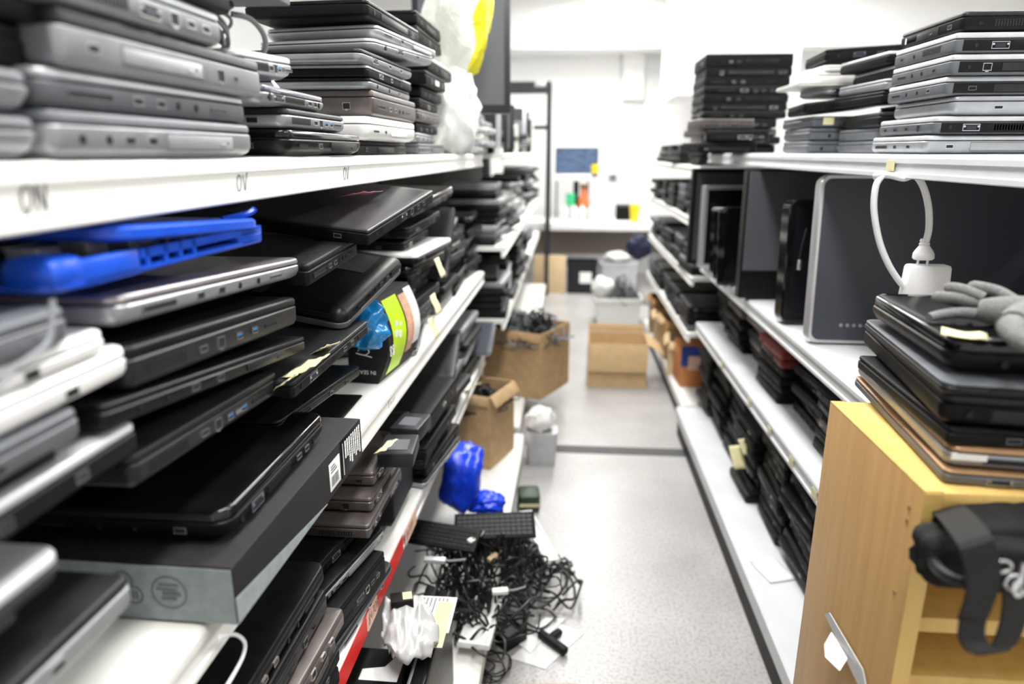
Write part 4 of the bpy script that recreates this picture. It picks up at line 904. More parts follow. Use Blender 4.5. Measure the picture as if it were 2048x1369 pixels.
# blue plastic bag/film over the base
q = PY(940, 965, 2.12)
t = thing('blue_bag', 'bright blue plastic bag sagging over the bottom shelf edge', 'bag', at((q.x, q.y, q.z), 0))
MB().blob((-.025, 0, .02), .062, .09, .10, .16, 1.5, 31, 4, fold=.2, sq=5, M=Matrix.Rotation(radians(8), 4, 'Y')).obj('bag_body', 'blue_bag', t, sharp=180)
MB().blob((.06, -.02, -.065), .065, .06, .032, .3, 2.4, 33, 4, fold=.4).obj('bag_hem', 'blue_bag', t, sharp=180)
# cardboard cartons with cables at the end of the base
def carton(P, rz, w_, d_, h_, m, label, flaps, inside='cardboard_dark', th=.005):
    t = thing('cardboard_box', label, 'box', at(P, rz), None)
    b = MB()
    b.loops([[(x, y, z) for x, y in ((-w_ / 2, -d_ / 2), (w_ / 2, -d_ / 2), (w_ / 2, d_ / 2), (-w_ / 2, d_ / 2))] for z in (0, h_)], caps=False)
    b.loops([[(x, y, z) for x, y in ((-w_ / 2 + th, -d_ / 2 + th), (w_ / 2 - th, -d_ / 2 + th), (w_ / 2 - th, d_ / 2 - th), (-w_ / 2 + th, d_ / 2 - th))] for z in (h_, th)], caps=False)
    vs = list(b.bm.verts)
    b.face([vs[3], vs[2], vs[1], vs[0]]); b.face(vs[12:16])
    for k in range(4): b.face([vs[4 + k], vs[4 + (k + 1) % 4], vs[8 + (k + 1) % 4], vs[8 + k]])
    b.obj('box_body', m, t)
    for side, ang, ln in flaps:
        b = MB()
        W = w_ if side in 'fb' else d_
        b.bbox(-W / 2 + .004, -.002, 0, W / 2 - .004, .002, ln, .001)
        o = b.obj('flap', m, t)
        rzz, off = {'f': (0, (0, -d_ / 2 - .003)), 'b': (pi, (0, d_ / 2 + .003)), 'r': (pi / 2, (w_ / 2 + .003, 0)), 'l': (-pi / 2, (-w_ / 2 - .003, 0))}[side]
        o.matrix_local = Matrix.Translation((off[0], off[1], h_ + .002)) @ Matrix.Rotation(rzz, 4, 'Z') @ Matrix.Rotation(radians(ang), 4, 'X')
    return t
c1 = PZ(960, 942, z4)
carton(Vector((c1.x - .03, c1.y + .16, z4)), -.35, .24, .24, .32, 'cardboard', 'tall brown cardboard carton full of cables, closest to the blue bag', [('f', 165, .04), ('r', 150, .05)])
heap(Vector((c1.x - .03, c1.y + .16, z4 + .22)), .085, .085, .105, 36, 14, ['cable_black', 'cable_black'], 'cable_tangle', 'black cables filling the carton closest to the blue bag')
c2 = PZ(1085, 805, .135)
carton(Vector((c2.x - .10, c2.y + .26, .135)), -.45, .36, .34, .36, 'cardboard', 'larger brown cardboard carton heaped with black cables', [('f', 172, .05)])
heap(Vector((c2.x - .10, c2.y + .26, .135 + .27)), .19, .19, .185, 90, 15, ['cable_black', 'cable_black', 'cable_grey'], 'cable_tangle', 'high heap of black cables in the larger carton')
# white bottle-like thing and green pack at the end of the base
q = P0(1082, 935)
t = thing('waste_bin', 'small grey white-lidded waste bin on the floor by the bottom shelf', 'bin', at((q.x, q.y + .06, 0)))
MB().rprism(-.075, -.06, .075, .06, .02, [(0, .012), (.16, 0), (.165, .002)]).obj('bin_body', 'pale_silver', t)
MB().blob((-.01, 0, .215), .068, .06, .062, .25, 2.2, 41, 3, fold=.2).obj('bin_liner', 'white_plastic', t)
q = P0(1056, 1028)
t = thing('drink_pack', 'dark green packet lying on the floor at the bottom shelf edge', 'packet', at((q.x, q.y + .05, 0), .1))
MB().bbox(-.045, -.05, 0, .045, .06, .075, .014).obj('packet_body', 'green_dark', t); MB().box(-.04, -.0515, .03, .04, -.0505, .044).obj('pale_band', 'yellow_note', t)
# ================================================================ RIGHT RACK
def rs(x, y, z, items, desc, rot=0, **k): return stack(x, y, z, radians(rot), items, desc, **k)
zr1 = ZR[1] + .001
# big stack at the photo edge
q = PX(1840, 298, .70)
X0 = PX(1840, 297, .7).x; Y_ = PX(1840, 297, .7).y
rs(.668, Y_ - .07, zr1, [('silver', .36, .25, .0345, .016, .02, 0, dict(lidmat='pale_silver', adj='silver-edged')), ('darksilver', .36, .25, .034, .025, .015, 0, dict(lidmat='pale_silver', basemat='mid_grey', panel='matte_black', lay=4, lays=1, adj='black-backed grey')), ('silver', .36, .25, .0345, .05, .01, 0, dict(lidmat='silver', ports=1)),
    ('silverlid', .36, .25, .034, .033, .01, 0, dict(lay=3, basemat='mid_grey', panel='matte_black', adj='black-backed silver-topped')), ('silverlid', .36, .25, .036, .032, .0, 0, dict(lay=6, basemat='mid_grey', panel='matte_black', adj='black-backed silver-topped')), ('silverlid', .36, .25, .036, .033, .0, 0, dict(lay=4, basemat='mid_grey', panel='matte_black', adj='black-backed silver-topped')), ('black', .36, .25, .034, .040, .0, 0, dict(lidmat='dark_grey', sticker=('paper', 'side', .17, .008, .05, .012)))],
   'the tall right stack at the photo edge')
# two neighbouring stacks
yb = 1.98; 
rs(.68, yb + .12, zr1, [('grey', .20, .25, .034, .0, 0, 0), ('grey', .20, .25, .034, .0, .0, 0), ('grey', .20, .25, .032, .005, .0, 3, dict(sticker=('yellow_note', 'front', .03, .008, .03, .02))), ('dark', .22, .25, .03, -.02, .0, -6, dict(gap=.004, tilt=-6)), ('pale', .16, .2, .022, .03, .0, 4, dict(gap=.02)), ('cream', .25, .22, .010, -.05, -.01, 0, dict(ports=0, adj='thin off-white')), ('white', .21, .22, .026, .0, .0, 0, dict(ports=0)), ('white', .19, .22, .016, .02, -.01, 2, dict(ports=0, adj='thin white')), ('matte', .22, .22, .030, .02, .0, -4, dict(tilt=-3, gap=.01))],
   'the mixed stack on the right shelf', ports=1)
rs(.745, yb - .18, zr1, [('grey', .25, .26, .030, .0, 0, 0), ('grey', .25, .26, .030, .0, .0, 0), ('dark', .28, .26, .034, -.01, -.02, -3), ('silverlid', .20, .26, .02, .08, -.05, 0, dict(tilt=-2)), ('matte', .26, .26, .026, .0, .0, 5, dict(tilt=-3)), ('silver', .26, .26, .026, .0, -.01, 4, dict(tilt=-3)), ('silverlid', .25, .26, .032, .02, .0, 0), ('silverlid', .26, .26, .028, .0, .0, 4)],
   'the stack leaning against the tall stack', ports=1)
# black stack further back
yb = 3.02
X3 = PY(1402, 300, yb).x
rs(X3 - .005, yb, zr1, [('matte', .30, .28, .034, .02, .02, 4), ('black', .30, .28, .03, .02, .0, -5), ('bronze', .32, .28, .032, .0, .0, 6), ('matte', .30, .28, .036, .0, .0, -3), ('dark', .34, .28, .03, .0, .0, 0), ('matte', .34, .28, .03, .0, .0, 0), ('slab', .34, .28, .034, .0, .0, 0), ('dark', .34, .28, .03, .0, .0, 0), ('slab', .34, .28, .034, .0, .0, 0), ('slab', .34, .28, .034, .005, .0, 0), ('slab', .345, .28, .05, .0, .0, 0, dict(adj='thick matte black'))],
   'the black stack on the right shelf', ports=2)
rs(X3 - .07, yb - .36, zr1, [('dark', .22, .2, .04, .0, 0, 10), ('matte', .22, .2, .04, .02, .0, -8), ('bronze', .2, .2, .04, .0, .02, 5)], 'the low jumble before the black stack', ports=2)
rs(.625, 3.50, ZQ[1] + .001, [('matte', .26, .25, .034, 0, 0, 0), ('dark', .25, .25, .034, .01, 0, 5), ('black', .25, .25, .036, .0, 0, -5), ('bronze', .25, .25, .04, .01, 0, 4), ('matte', .25, .25, .04, .02, 0, 0), ('black', .25, .25, .04, .03, 0, -4), ('matte', .25, .25, .04, .04, 0, 0), ('slab', .25, .25, .04, .06, 0, 0), ('dark', .22, .25, .05, .06, 0, 0)], 'the dark pile behind the black stack', ports=1)
for k in range(3): rs(.62 + .01 * k, 4.05 + .4 * k, ZQ[1] + .001, [(r.choice(['matte', 'dark', 'black']), .25, .3, .036, 0, 0, r.uniform(-6, 6)) for _ in range(3)], f'the low {["first", "second", "last"][k]} pile at the far right end', ports=1)
# ---------------- monitors on the second shelf
zr2 = ZR[2] + .001
A = PX(1612, 690, .652); A = Vector((.652, A.y, zr2 + .0035)); 
Wm = .62; Hm = .448
M = at(A, radians(-1), radians(-5))
t = thing('desktop_computer', 'large aluminium-framed all-in-one computer with dark glass under the white cable', 'computer', M)
b = MB(); b.rprism(0, 0, Wm, Hm, .028, [(-.002, .003), (0, 0), (.030, 0), (.036, .004)], 7); b.xf(Matrix.Rotation(pi / 2, 4, 'X') @ Matrix.Translation((0, 0, -.036))); b.obj('frame', 'aluminium', t)
b = MB(); b.rprism(.011, .011, Wm - .011, Hm - .011, .02, [(0, 0), (.0015, 0)], 7); b.xf(Matrix.Rotation(pi / 2, 4, 'X') @ Matrix.Translation((0, 0, .0015))); b.obj('front_glass', 'screen_glass', t)
b = MB()
for k in range(6): b.lathe([(.005, 0), (.005, .0008), (.003, .0012)], 10, M=Matrix.Translation((.085 + .0165 * k, -.0030, .052)) @ Matrix.Rotation(pi / 2, 4, 'X'))
b.obj('dot_row', 'silver', t)  # row of small pale discs low on the glass
b = MB(); b.lathe([(.006, 0), (.006, .0008)], 10, M=Matrix.Translation((.30, -.0030, .44)) @ Matrix.Rotation(pi / 2, 4, 'X')); b.obj('camera_dot', 'hole', t)
def monitor(P, rz, w_, h_, th, bez, label, mframe='black_plastic', mscreen='screen_matte', lean=-3, foot=True, logo=False, rad=.006, mside=None, chin=None):
    t = thing('monitor', label, 'monitor', at(P + Vector((0, 0, .005)), radians(rz)), 'monitors on the right shelf')
    L = Matrix.Rotation(radians(lean), 4, 'X')
    b = MB(); b.rprism(0, 0, w_, h_, rad, [(0, .002), (.002, 0), (th - .004, 0), (th, .004)], 5); b.xf(Matrix.Translation((0, 0, .0)) @ Matrix.Rotation(pi / 2, 4, 'X') @ Matrix.Translation((0, 0, -th))); b.obj('housing', mframe, t, L)
    c = chin if chin is not None else bez
    MB().box(bez, -.0016, c, w_ - bez, -.0004, h_ - bez).obj('screen', mscreen, t, L)
    if mside:
        b = MB(); b.rprism(-.004, -.004, w_ + .004, h_ + .004, rad, [(0, 0), (.010, 0)], 5); b.xf(Matrix.Rotation(pi / 2, 4, 'X') @ Matrix.Translation((0, 0, -.02))); b.obj('silver_trim', mside, t, L)
    if logo: MB().bbox(w_ * .34, -.0030, c * .35, w_ * .34 + .05, -.001, c * .75, .001).obj('logo_plate', 'mid_grey', t, L)
    MB().bbox(w_ * .2, th - .002, h_ * .25, w_ * .8, th + .02, h_ * .8, .01).obj('back_cover', 'matte_black', t, L)
    return t
# big grey-faced screen
A = PX(1472, 603, .665)
y_ = PZ(1472, 603, zr2).y
monitor(Vector((.605, 2.43, zr2)), 2, .42, .443, .05, .006, 'big grey-faced monitor with dark chin, middle of the row', 'black_plastic', 'screen_grey', -2, logo=True, chin=.10)
monitor(Vector((.645, 2.06, zr2)), 4, .34, .37, .06, .020, 'rounded glossy black monitor behind the all-in-one computer', 'glossy_black', 'screen_dark', -4, rad=.03)
t = bpy.data.objects['monitor']
q = PY(1571, 530, 2.0); t2 = thing('usb_plug', 'small silver plug hanging beside the rounded black monitor', 'plug', at((.672, 2.035, q.z - .02)))
MB().bbox(-.006, -.004, 0, .006, .004, .03, .002).obj('plug_body', 'bright_metal', t2); MB().tube([(0, 0, .03), (0, .0, .06), (.01, .005, .12)], .002, 6, 4).obj('lead', 'cable_black', t2)
for k in range(3): monitor(Vector((.60 + .012 * k, 2.64 + .145 * k, zr2)), 46 - 6 * k, .20, .30 - .01 * k, .035, .012, ['slim black monitor turned sideways beside the grey-faced one', 'second slim black monitor turned sideways in the row', 'third slim black monitor turned sideways in the row'][k], 'glossy_black', 'screen_dark', -3, rad=.02)
monitor(Vector((.59, 3.10, zr2)), 4, .42, .36, .05, .018, 'silver-framed dark monitor standing before the far shelves', 'aluminium', 'screen_dark', -2)
monitor(Vector((.553, 3.20, zr2)), 2, .46, .43, .04, .02, 'tall black monitor behind the silver-framed one', 'matte_black', 'screen_matte', -1)
# white power cable, plug and charger hanging from the top shelf lip
H0 = PX(1800, 348, .632)
t = thing('laptop_charger', 'white charger hanging by its white cable before the all-in-one computer', 'charger', at(H0))
y0 = H0.y
def W(px, py, dy=0): return PY(px, py, y0 + dy) - H0
MB().tube([W(1757, 360, .03), W(1752, 352, .0), W(1765, 350, -.004), W(1752, 372, -.006), W(1748, 420, -.006), W(1758, 480, -.006), W(1775, 525, -.006), W(1795, 558, -.004), W(1812, 578, .0)], .0062, 10, 6).obj('cable', 'cable_white', t)
MB().tube([W(1765, 349, -.004), W(1785, 352, .0), W(1808, 357, .0), W(1830, 352, -.004), W(1847, 375, -.006), W(1857, 415, -.006), W(1858, 455, -.006), W(1853, 480, -.006)], .0062, 10, 6).obj('cable', 'cable_white', t)
P = W(1850, 478, -.006); Q = W(1846, 520, -.006); ax = (Q - P).normalized(); pl = (Q - P).length
b = MB(); b.loops([rr_ for rr_ in [[P + ax * (pl * s) + Vector((cos(a) * w_, sin(a) * w_ * .55, 0)) for a in [2 * pi * k / 14 for k in range(14)]] for s, w_ in ((0, .008), (.12, .010), (.14, .008), (.26, .011), (.28, .009), (.42, .013), (.55, .017), (.7, .0205), (.92, .021), (1, .017))]])
b.obj('plug_body', 'cable_white', t)
b = MB(); b.tube([Q + Vector((-.009, 0, .002)), Q + Vector((-.0095, 0, -.024))], .0025, 8, 1); b.obj('plug_pin', 'cable_white', t)
b = MB(); b.tube([Q + Vector((.009, 0, .002)), Q + Vector((.0085, 0, -.024))], .0025, 8, 1); b.obj('plug_pin', 'cable_white', t)
C_ = W(1851, 567, 0); cw = (W(1895, 567) - W(1806, 567)).length; chh = (W(1850, 533) - W(1850, 606)).length
b = MB(); b.bbox(-cw / 2, -.015, -chh / 2, cw / 2, .018, chh / 2, .006)
for v in b.bm.verts:
    k = 1 + .10 * (-(v.co.z) / chh); v.co.x *= k
b.obj('charger_body', 'cable_white', t, Matrix.Translation(C_))
b = MB(); b.bbox(-.008, -.006, -chh / 2 - .03, .006, .006, -chh / 2 + .002, .003); b.obj('lower_plug', 'cable_white', t, Matrix.Translation(C_ + Vector((-.008, 0, 0))))
# ---------------- third shelf: dark laptops, seen end-on
zr3 = ZR[3] + .001
zz_ = [('matte', 'dark', 'black', 'bronze'), ('black', 'matte', 'dark', 'matte')]
for k in range(8):
    y = 1.02 + .295 * k; n = 7
    hh = []
    for j in range(n):
        st = r.choice(['matte', 'black', 'dark', 'matte', 'bronze']); kw = {}
        if k == 4 and j >= 4: kw = dict(lidmat='red_dark', basemat='red_dark', adj='dark red')
        hh.append((st, .34, .26, r.uniform(.026, .034), r.uniform(0, .03), 0, r.uniform(-4, 4), kw))
    stack(.70 + .03 * (k % 2), y, zr3, 0, hh, f'the {["first","second","third","fourth","fifth","sixth","seventh","last"][k]} stack beneath the monitor shelf', ports=2 if k < 5 else 1)
# ---------------- base shelf: black bags of laptops and stacks
zr4 = ZR[4] + .001
for k in range(9):
    y = max(1.0, .92 + .285 * k); n = [10, 10, 10, 9, 9, 8, 9, 9, 9][k]
    stack(.70 - .012 * (k % 3), y, zr4, 0, [(r.choice(['matte', 'black', 'dark', 'matte', 'black']), .34, .25, r.uniform(.028, .036), r.uniform(0, .04), 0, r.uniform(-4, 4), dict(tilt=0)) for _ in range(n)],
          f'the {["first","second","third","fourth","fifth","sixth","seventh","eighth","last"][k]} stack on the right bottom shelf', ports=2 if k < 6 else 1)
def softcase(P, rz, s, label, tag_=None):
    t = thing('laptop_case', label, 'laptop case', at(P, rz), 'soft laptop cases')
    b = MB(); b.rprism(-s[0] / 2, -s[1] / 2, s[0] / 2, s[1] / 2, .03, [(0, .015), (.008, .002), (s[2] * .5, -.003), (s[2] - .01, .003), (s[2], .018)], 5)
    b.obj('case_body', 'canvas', t)
    b = MB(); b.tube([(x, y, s[2] * .52) for x, y, z in rrect(-s[0] / 2 - .002, -s[1] / 2 - .002, s[0] / 2 + .002, s[1] / 2 + .002, .03, 4, 0)], .003, 6, 1, closed=True); b.obj('zipper', 'dark_grey', t)
    b = MB(); b.tube([(-s[0] / 2, -.05, s[2] * .5), (-s[0] / 2 - .02, -.03, s[2] * .5), (-s[0] / 2 - .02, .03, s[2] * .5), (-s[0] / 2, .05, s[2] * .5)], .006, 8, 5); b.obj('handle', 'webbing', t)
    if tag_: MB().box(-s[0] / 2 + .02, -.02, s[2] + .0004, -s[0] / 2 + .09, .015, s[2] + .0014).obj('paper_label', 'yellow_note', t)
for k, (y, x, zz0) in enumerate(((2.42, .655, 0),)):
    pass
note(P0(1545, 1140, ZR[4] + .004), .09, .12, .3, 'white paper slip lying at the right bottom shelf edge', 'paper', seed=21)
note(PX(1475, 915, .655), .05, .09, .3, 'yellow note on the dark stacks of the right bottom shelf, lower', rx=.9, seed=22)
note(PX(1492, 893, .68), .05, .06, .5, 'yellow note on the dark stacks of the right bottom shelf, upper', rx=.9, seed=23)
# ---------------- far right unit
for lv in (2, 3, 4):
    for k in range(5):
        y = 3.46 + .37 * k
        stack(.62, y, ZQ[lv] + .001, 0, [(r.choice(['matte', 'dark', 'black', 'grey']), .3, .32, r.uniform(.03, .04), 0, 0, r.uniform(-4, 4)) for _ in range(4)],
              f'the {["first","second","third","fourth","last"][k]} pile on the far right {["", "", "second", "third", "fourth"][lv]} shelf', ports=2 if k < 2 else 0)
q = PY(1358, 720, 3.7)
t = thing('printed_box', 'blue and orange printed box on the far right bottom shelf', 'box', at((.645, 3.72, ZQ[5] + .001), .05))
MB().bbox(0, 0, 0, .19, .2, .24, .003).obj('box_body', 'orange_print', t); MB().box(-.0005, -.0012, .12, .19, -.0003, .238).obj('blue_print', 'blue_print', t); MB().box(.04, -.0018, .10, .15, -.0013, .18).obj('pale_print', 'peach_label', t)
for k in range(4):
    t = carton(Vector((.74, 4.05 + .33 * k, ZQ[5] + .001)), r.uniform(-.15, .15), .24, .24, .20 + .05 * (k % 2), ['cardboard_pale', 'cardboard', 'cardboard_pale', 'cardboard_dark'][k], ['pale small carton next to the printed box', 'brown small carton second from the printed box', 'pale small carton third from the printed box', 'dark brown carton at the far end of the right bottom shelf'][k], [('l', 140, .035), ('f', 150, .05)])
t = thing('dark_jacket', 'dark blue cloth bundle hanging at the far right shelf end', 'cloth', at((PY(1278, 495, 5.46).x, 5.46, PY(1278, 495, 5.46).z)))
MB().blob((0, 0, 0), .10, .07, .10, .25, 2, 51, 4, fold=.3).obj('cloth_body', 'navy_cloth', t, sharp=180)
# ================================================================ BOOKCASE with laptops, glove and bag
Kt = PX(1850, 985, .384); zk = Kt.z; yk = Kt.y; xk = .384
Kb = PX(1660, 805, .384); dk = Kb.y - yk
t = thing('bookcase', 'beech veneer bookcase holding a black bag and a laptop stack', 'bookcase', at((xk, yk, 0)))
Wk = .80; th = .019
MB().bbox(0, 0, 0, th, dk, zk, .0012).obj('side_panel', 'beech', t); MB().bbox(Wk - th, 0, 0, Wk, dk, zk, .0012).obj('side_panel', 'beech', t)
MB().bbox(th + .0004, .0, zk - .022, Wk - th - .0004, dk, zk - .0, .0012).obj('top_panel', 'beech_edge', t)
MB().box(-.0, -.0012, 0, th, -.0002, zk - .001).obj('edge_band', 'beech_edge', t)
MB().box(.0, .001, zk + .0002, th + .0005, dk - .001, zk + .0010).obj('edge_band', 'beech_edge', t)
MB().box(th, dk - .006, .05, Wk - th, dk, zk - .022).obj('back_panel', 'beech', t)
def shelfz(py): return PY(1840, py, yk + .012).z
KS = [shelfz(1112), shelfz(1236), shelfz(1352)]
for z in KS: MB().bbox(th + .001, .012, z - .019, Wk - th - .001, dk - .008, z, .001).obj('shelf', 'beech_edge', t)
MB().bbox(th + .001, .015, .05, Wk - th - .001, .03, .10, .001).obj('plinth', 'beech', t)
for k, (py, ) in enumerate(((1010,), (1035,), (1205,))):
    q = PX(1815 - 5 * k, py, xk); MB().lathe([(.003, 0), (.003, .0006), (.002, .001)], 10, M=Matrix.Translation((-.0003, .024, q.z)) @ Matrix.Rotation(-pi / 2, 4, 'Y')).obj('peg_hole', 'cardboard_dark', t)
# torn tape on the side of the bookcase
def onside(px, py, off=.003): v = PX(px, py, xk - off); return v
o0 = onside(1655, 1235); tb_ = t
t = bpy.data.objects.new('torn_tape', None); COL.objects.link(t); t.parent = tb_; t.location = o0 - Vector((xk, yk, 0)); t['label'] = 'torn white tape strip with a curled scrap'
b = MB(); A = [onside(*p) - o0 for p in ((1650, 1228), (1660, 1226), (1727, 1340), (1735, 1380), (1722, 1380))]
b.loops([[p + Vector((d, 0, 0)) for p in A] for d in (0, -.0012)]); b.obj('tape_strip', 'clear_bag', t)
b = MB(); g = [onside(*p, off=.003 + o_) - o0 for p, o_ in (((1664, 1265), .0), ((1650, 1290), .012), ((1652, 1315), .02), ((1680, 1342), .02), ((1695, 1318), .004))]
b.loops([[p + Vector((d, 0, 0)) for p in g] for d in (0, -.0012)]); b.obj('curled_scrap', 'paper', t)
# laptop stack on the bookcase: long edges recede, short port sides face the camera
zs = zk + .0015
def bk(z, px, py, pxb, pyb, w_, tk, st, label, **k):
    """near-left corner (px,py) on height z; the left edge recedes to (pxb,pyb); visible short side = local x"""
    A = PZ(px, py, z); B_ = PZ(pxb, pyb, z); dv = (B_ - A); dp = min(dv.length, .40)
    rz = math.atan2(dv.y, dv.x) - pi / 2
    return laptop(at(A, rz), w_, dp, tk, st, label, 'laptops on the bookcase', **k)
bk(zs, 1885, 968, 1706, 770, .27, .0155, 'bronze', 'slim grey and copper laptop at the bottom of the bookcase stack', lay=0, lays=0, ports=1, lidmat='copper', basemat='mid_grey')
bk(zs + .017, 1890, 935, 1710, 748, .27, .024, 'silver', 'slim laptop with a white sticker, second from bottom on the bookcase', lay=5, ports=1, lidmat='copper', basemat='silver', sticker=('paper', 'front', .004, .010, .035, .007))
bk(zs + .043, 1893, 890, 1712, 735, .27, .019, 'matte', 'slim black laptop in the middle of the bookcase stack', lay=2, ports=1)
bk(zs + .0635, 1878, 850, 1722, 690, .30, .036, 'grey', 'thick grey-sided laptop with silver stripe near the top of the bookcase stack', lay=6, ports=1, lidmat='dark_grey', basemat='matte_black')
bk(zs + .1007, 1885, 790, 1725, 655, .30, .013, 'silver', 'thin silver-edged laptop below the glossy one on the bookcase', ports=1, lidmat='mid_grey', basemat='dark_grey')
bk(zs + .1150, 1890, 752, 1733, 640, .33, .040, 'glossy', 'glossy black laptop with a yellow note on top of the bookcase stack', lay=4, ports=1)
zt = zs + .1157 + .040
P = PZ(1927, 676, zt); note(P + Vector((0, 0, .004)), .030, .042, 1.1, 'yellow note on the glossy laptop beside the work glove', rx=0, seed=30)
# knitted work gloves
G0 = PZ(1990, 655, zt); t = thing('work_glove', 'grey knitted work glove folded on the glossy laptop', 'glove', at((G0.x, G0.y, zt - .004), .2) @ Matrix.Scale(.66, 4))
def gl(name, pts, rad, m='glove_knit', n=12): b = MB(); b.tube(pts, rad, n, 5); return b.obj(name, m, t, sharp=60)
gl('palm', [(-.01, .03, .03), (.02, .0, .032), (.06, -.02, .032), (.10, -.03, .03)], lambda q: .018 + .012 * sin(pi * min(1, q * 1.1)))
gl('finger', [(-.005, .03, .022), (-.035, .045, .022), (-.065, .05, .018), (-.088, .048, .014)], lambda q: .011 - .003 * q)
gl('finger', [(-.005, .04, .040), (-.035, .06, .046), (-.06, .07, .046), (-.03, .088, .040), (.0, .085, .03)], lambda q: .010)
gl('finger', [(.0, .035, .050), (-.02, .06, .060), (-.03, .08, .060), (.01, .10, .050), (.04, .09, .03)], lambda q: .010)
gl('finger', [(.03, .0, .05), (.02, .03, .062), (.0, .06, .066), (.03, .085, .055)], lambda q: .010)
gl('thumb', [(.05, -.03, .028), (.02, -.045, .02), (-.008, -.055, .014), (-.02, -.062, .011)], lambda q: .015 - .006 * q)
gl('cuff', [(.10, -.03, .03), (.13, -.035, .03), (.15, -.04, .03)], lambda q: .03)
G1 = PZ(2020, 690, zt); t = thing('work_glove', 'second grey work glove with pointed fingertip, at the photo edge', 'glove', at((G1.x, G1.y, zt - .003), .3) @ Matrix.Scale(.85, 4))
gl('palm', [(.0, .0, .026), (.04, .015, .03), (.09, .02, .03)], lambda q: .020 + .01 * q)
gl('finger', [(.0, .0, .026), (-.015, -.012, .026), (-.025, -.03, .02), (-.02, -.045, .014)], lambda q: .017 - .010 * q)
gl('finger', [(.02, -.01, .026), (.01, -.03, .026), (.0, -.05, .018), (.0, -.062, .012)], lambda q: .015 - .007 * q)
gl('finger', [(.04, -.01, .026), (.04, -.035, .026), (.03, -.055, .018)], lambda q: .014 - .005 * q)
# black shoulder bag inside the bookcase, strap and carabiner hanging out
zb_ = KS[0] + .001
t = thing('shoulder_bag', 'black canvas shoulder bag stuffed in the bookcase with a hanging strap', 'bag', at((xk, yk, 0)))
hs = zk - .022 - zb_
b = MB(); b.rprism(.026, -.005, .50, dk - .016, .04, [(zb_, .03), (zb_ + .012, .008), (zb_ + hs * .45, 0), (zb_ + hs * .8, .012), (zb_ + hs - .006, .05)], 6); b.obj('bag_body', 'canvas', t)
def K(px, py, dy): return PY(px, py, yk + dy) - Vector((xk, yk, 0))
c = K(2006, 1060, -.004)
MB().blob((0, 0, 0), .068, .042, .030, .10, 1.6, 71, 4, fold=.12, sq=4, M=Matrix.Rotation(radians(-6), 4, 'Y')).obj('front_flap', 'canvas', t, Matrix.Translation(c), sharp=180)
c = K(1985, 1115, -.040)
MB().blob((0, 0, 0), .074, .026, .028, .12, 1.6, 75, 4, fold=.1, sq=4).obj('front_pocket', 'canvas', t, Matrix.Translation(c), sharp=180)
b = MB(); b.tube([K(1858, 1085, -.03), K(1868, 1125, -.06), K(1890, 1150, -.085), K(1930, 1165, -.1), K(1985, 1150, -.1)], .006, 8, 5); b.obj('piping', 'dark_grey', t)
yS = -.125
path = [K(1882, 1010, .03), K(1894, 1018, .0), K(1917, 1040, -.07), K(1948, 1080, yS), K(1966, 1135, yS), K(1962, 1190, yS), K(1946, 1240, yS), K(1945, 1280, yS), K(1972, 1306, yS - .004), K(2004, 1296, yS + .012), K(2024, 1250, yS + .02), K(2032, 1205, yS + .02), K(2032, 1170, yS + .02)]
b = MB(); b.ribbon(path, .0165, .0012, lambda q: (1, .25 + .9 * max(0, q - .55), .25 - .1 * q) if q < .5 else (1, .4, -.25 + .6 * (q - .5))); b.obj('strap', 'webbing', t)
b = MB(); c = K(2030, 1160, yS + .015)
b.tube([c + Vector((.007 * cos(a), .001, .008 * sin(a) - .004)) for a in [2 * pi * k / 14 for k in range(14)]], .0016, 8, 1, closed=True); b.obj('ring', 'bright_metal', t)
b = MB(); b.tube([c + Vector(v) for v in ((.004, 0, .018), (.004, 0, .002), (-.001, -.001, -.008), (.004, -.001, -.016), (.010, -.001, -.010))], .0026, 8, 4); b.obj('snap_hook', 'bright_metal', t)
b = MB(); c2 = K(2008, 1135, yS + .01); b.tube([c2 + Vector((.007 * cos(a), .001, .006 * sin(a))) for a in [2 * pi * k / 12 for k in range(12)]], .0015, 8, 1, closed=True); b.obj('ring', 'bright_metal', t)
# ================================================================ FAR END: bench, bins, boxes
yB_ = 7.25
zT = PY(1200, 446, yB_).z; xa = PY(1112, 450, yB_).x - .9; xb = PY(1312, 450, yB_).x
t = thing('workbench', 'long white workbench against the back wall', 'bench', at((0, yB_, 0)))
MB().bbox(xa, 0, zT - .085, xb + .3, .75, zT, .006).obj('bench_top', 'bench_top', t)
MB().box(xa, .5, .30, xb + .3, .52, zT - .086).obj('bench_shade_panel', 'bench_leg_and_shade', t)  # added brown sheet standing in for the shaded wall under the bench
for x in (xa + .03, xb + .24): MB().bbox(x, .05, 0, x + .05, .7, zT - .086, .004).obj('leg', 'bench_leg_and_shade', t)
def onb(px, py=445, dy=.25): v = PY(px, py, yB_ + dy); v.z = zT + .001; return v
A, B_ = PY(1113, 298, yB_ + .45), PY(1194, 352, yB_ + .45)
t = thing('computer_monitor', 'lit blue-grey computer screen above the workbench', 'monitor', at((A.x, yB_ + .45, 0)))
wS = B_.x - A.x
MB().bbox(-.01, .0, B_.z - .012, wS + .01, .04, A.z + .012, .004).obj('housing', 'matte_black', t)
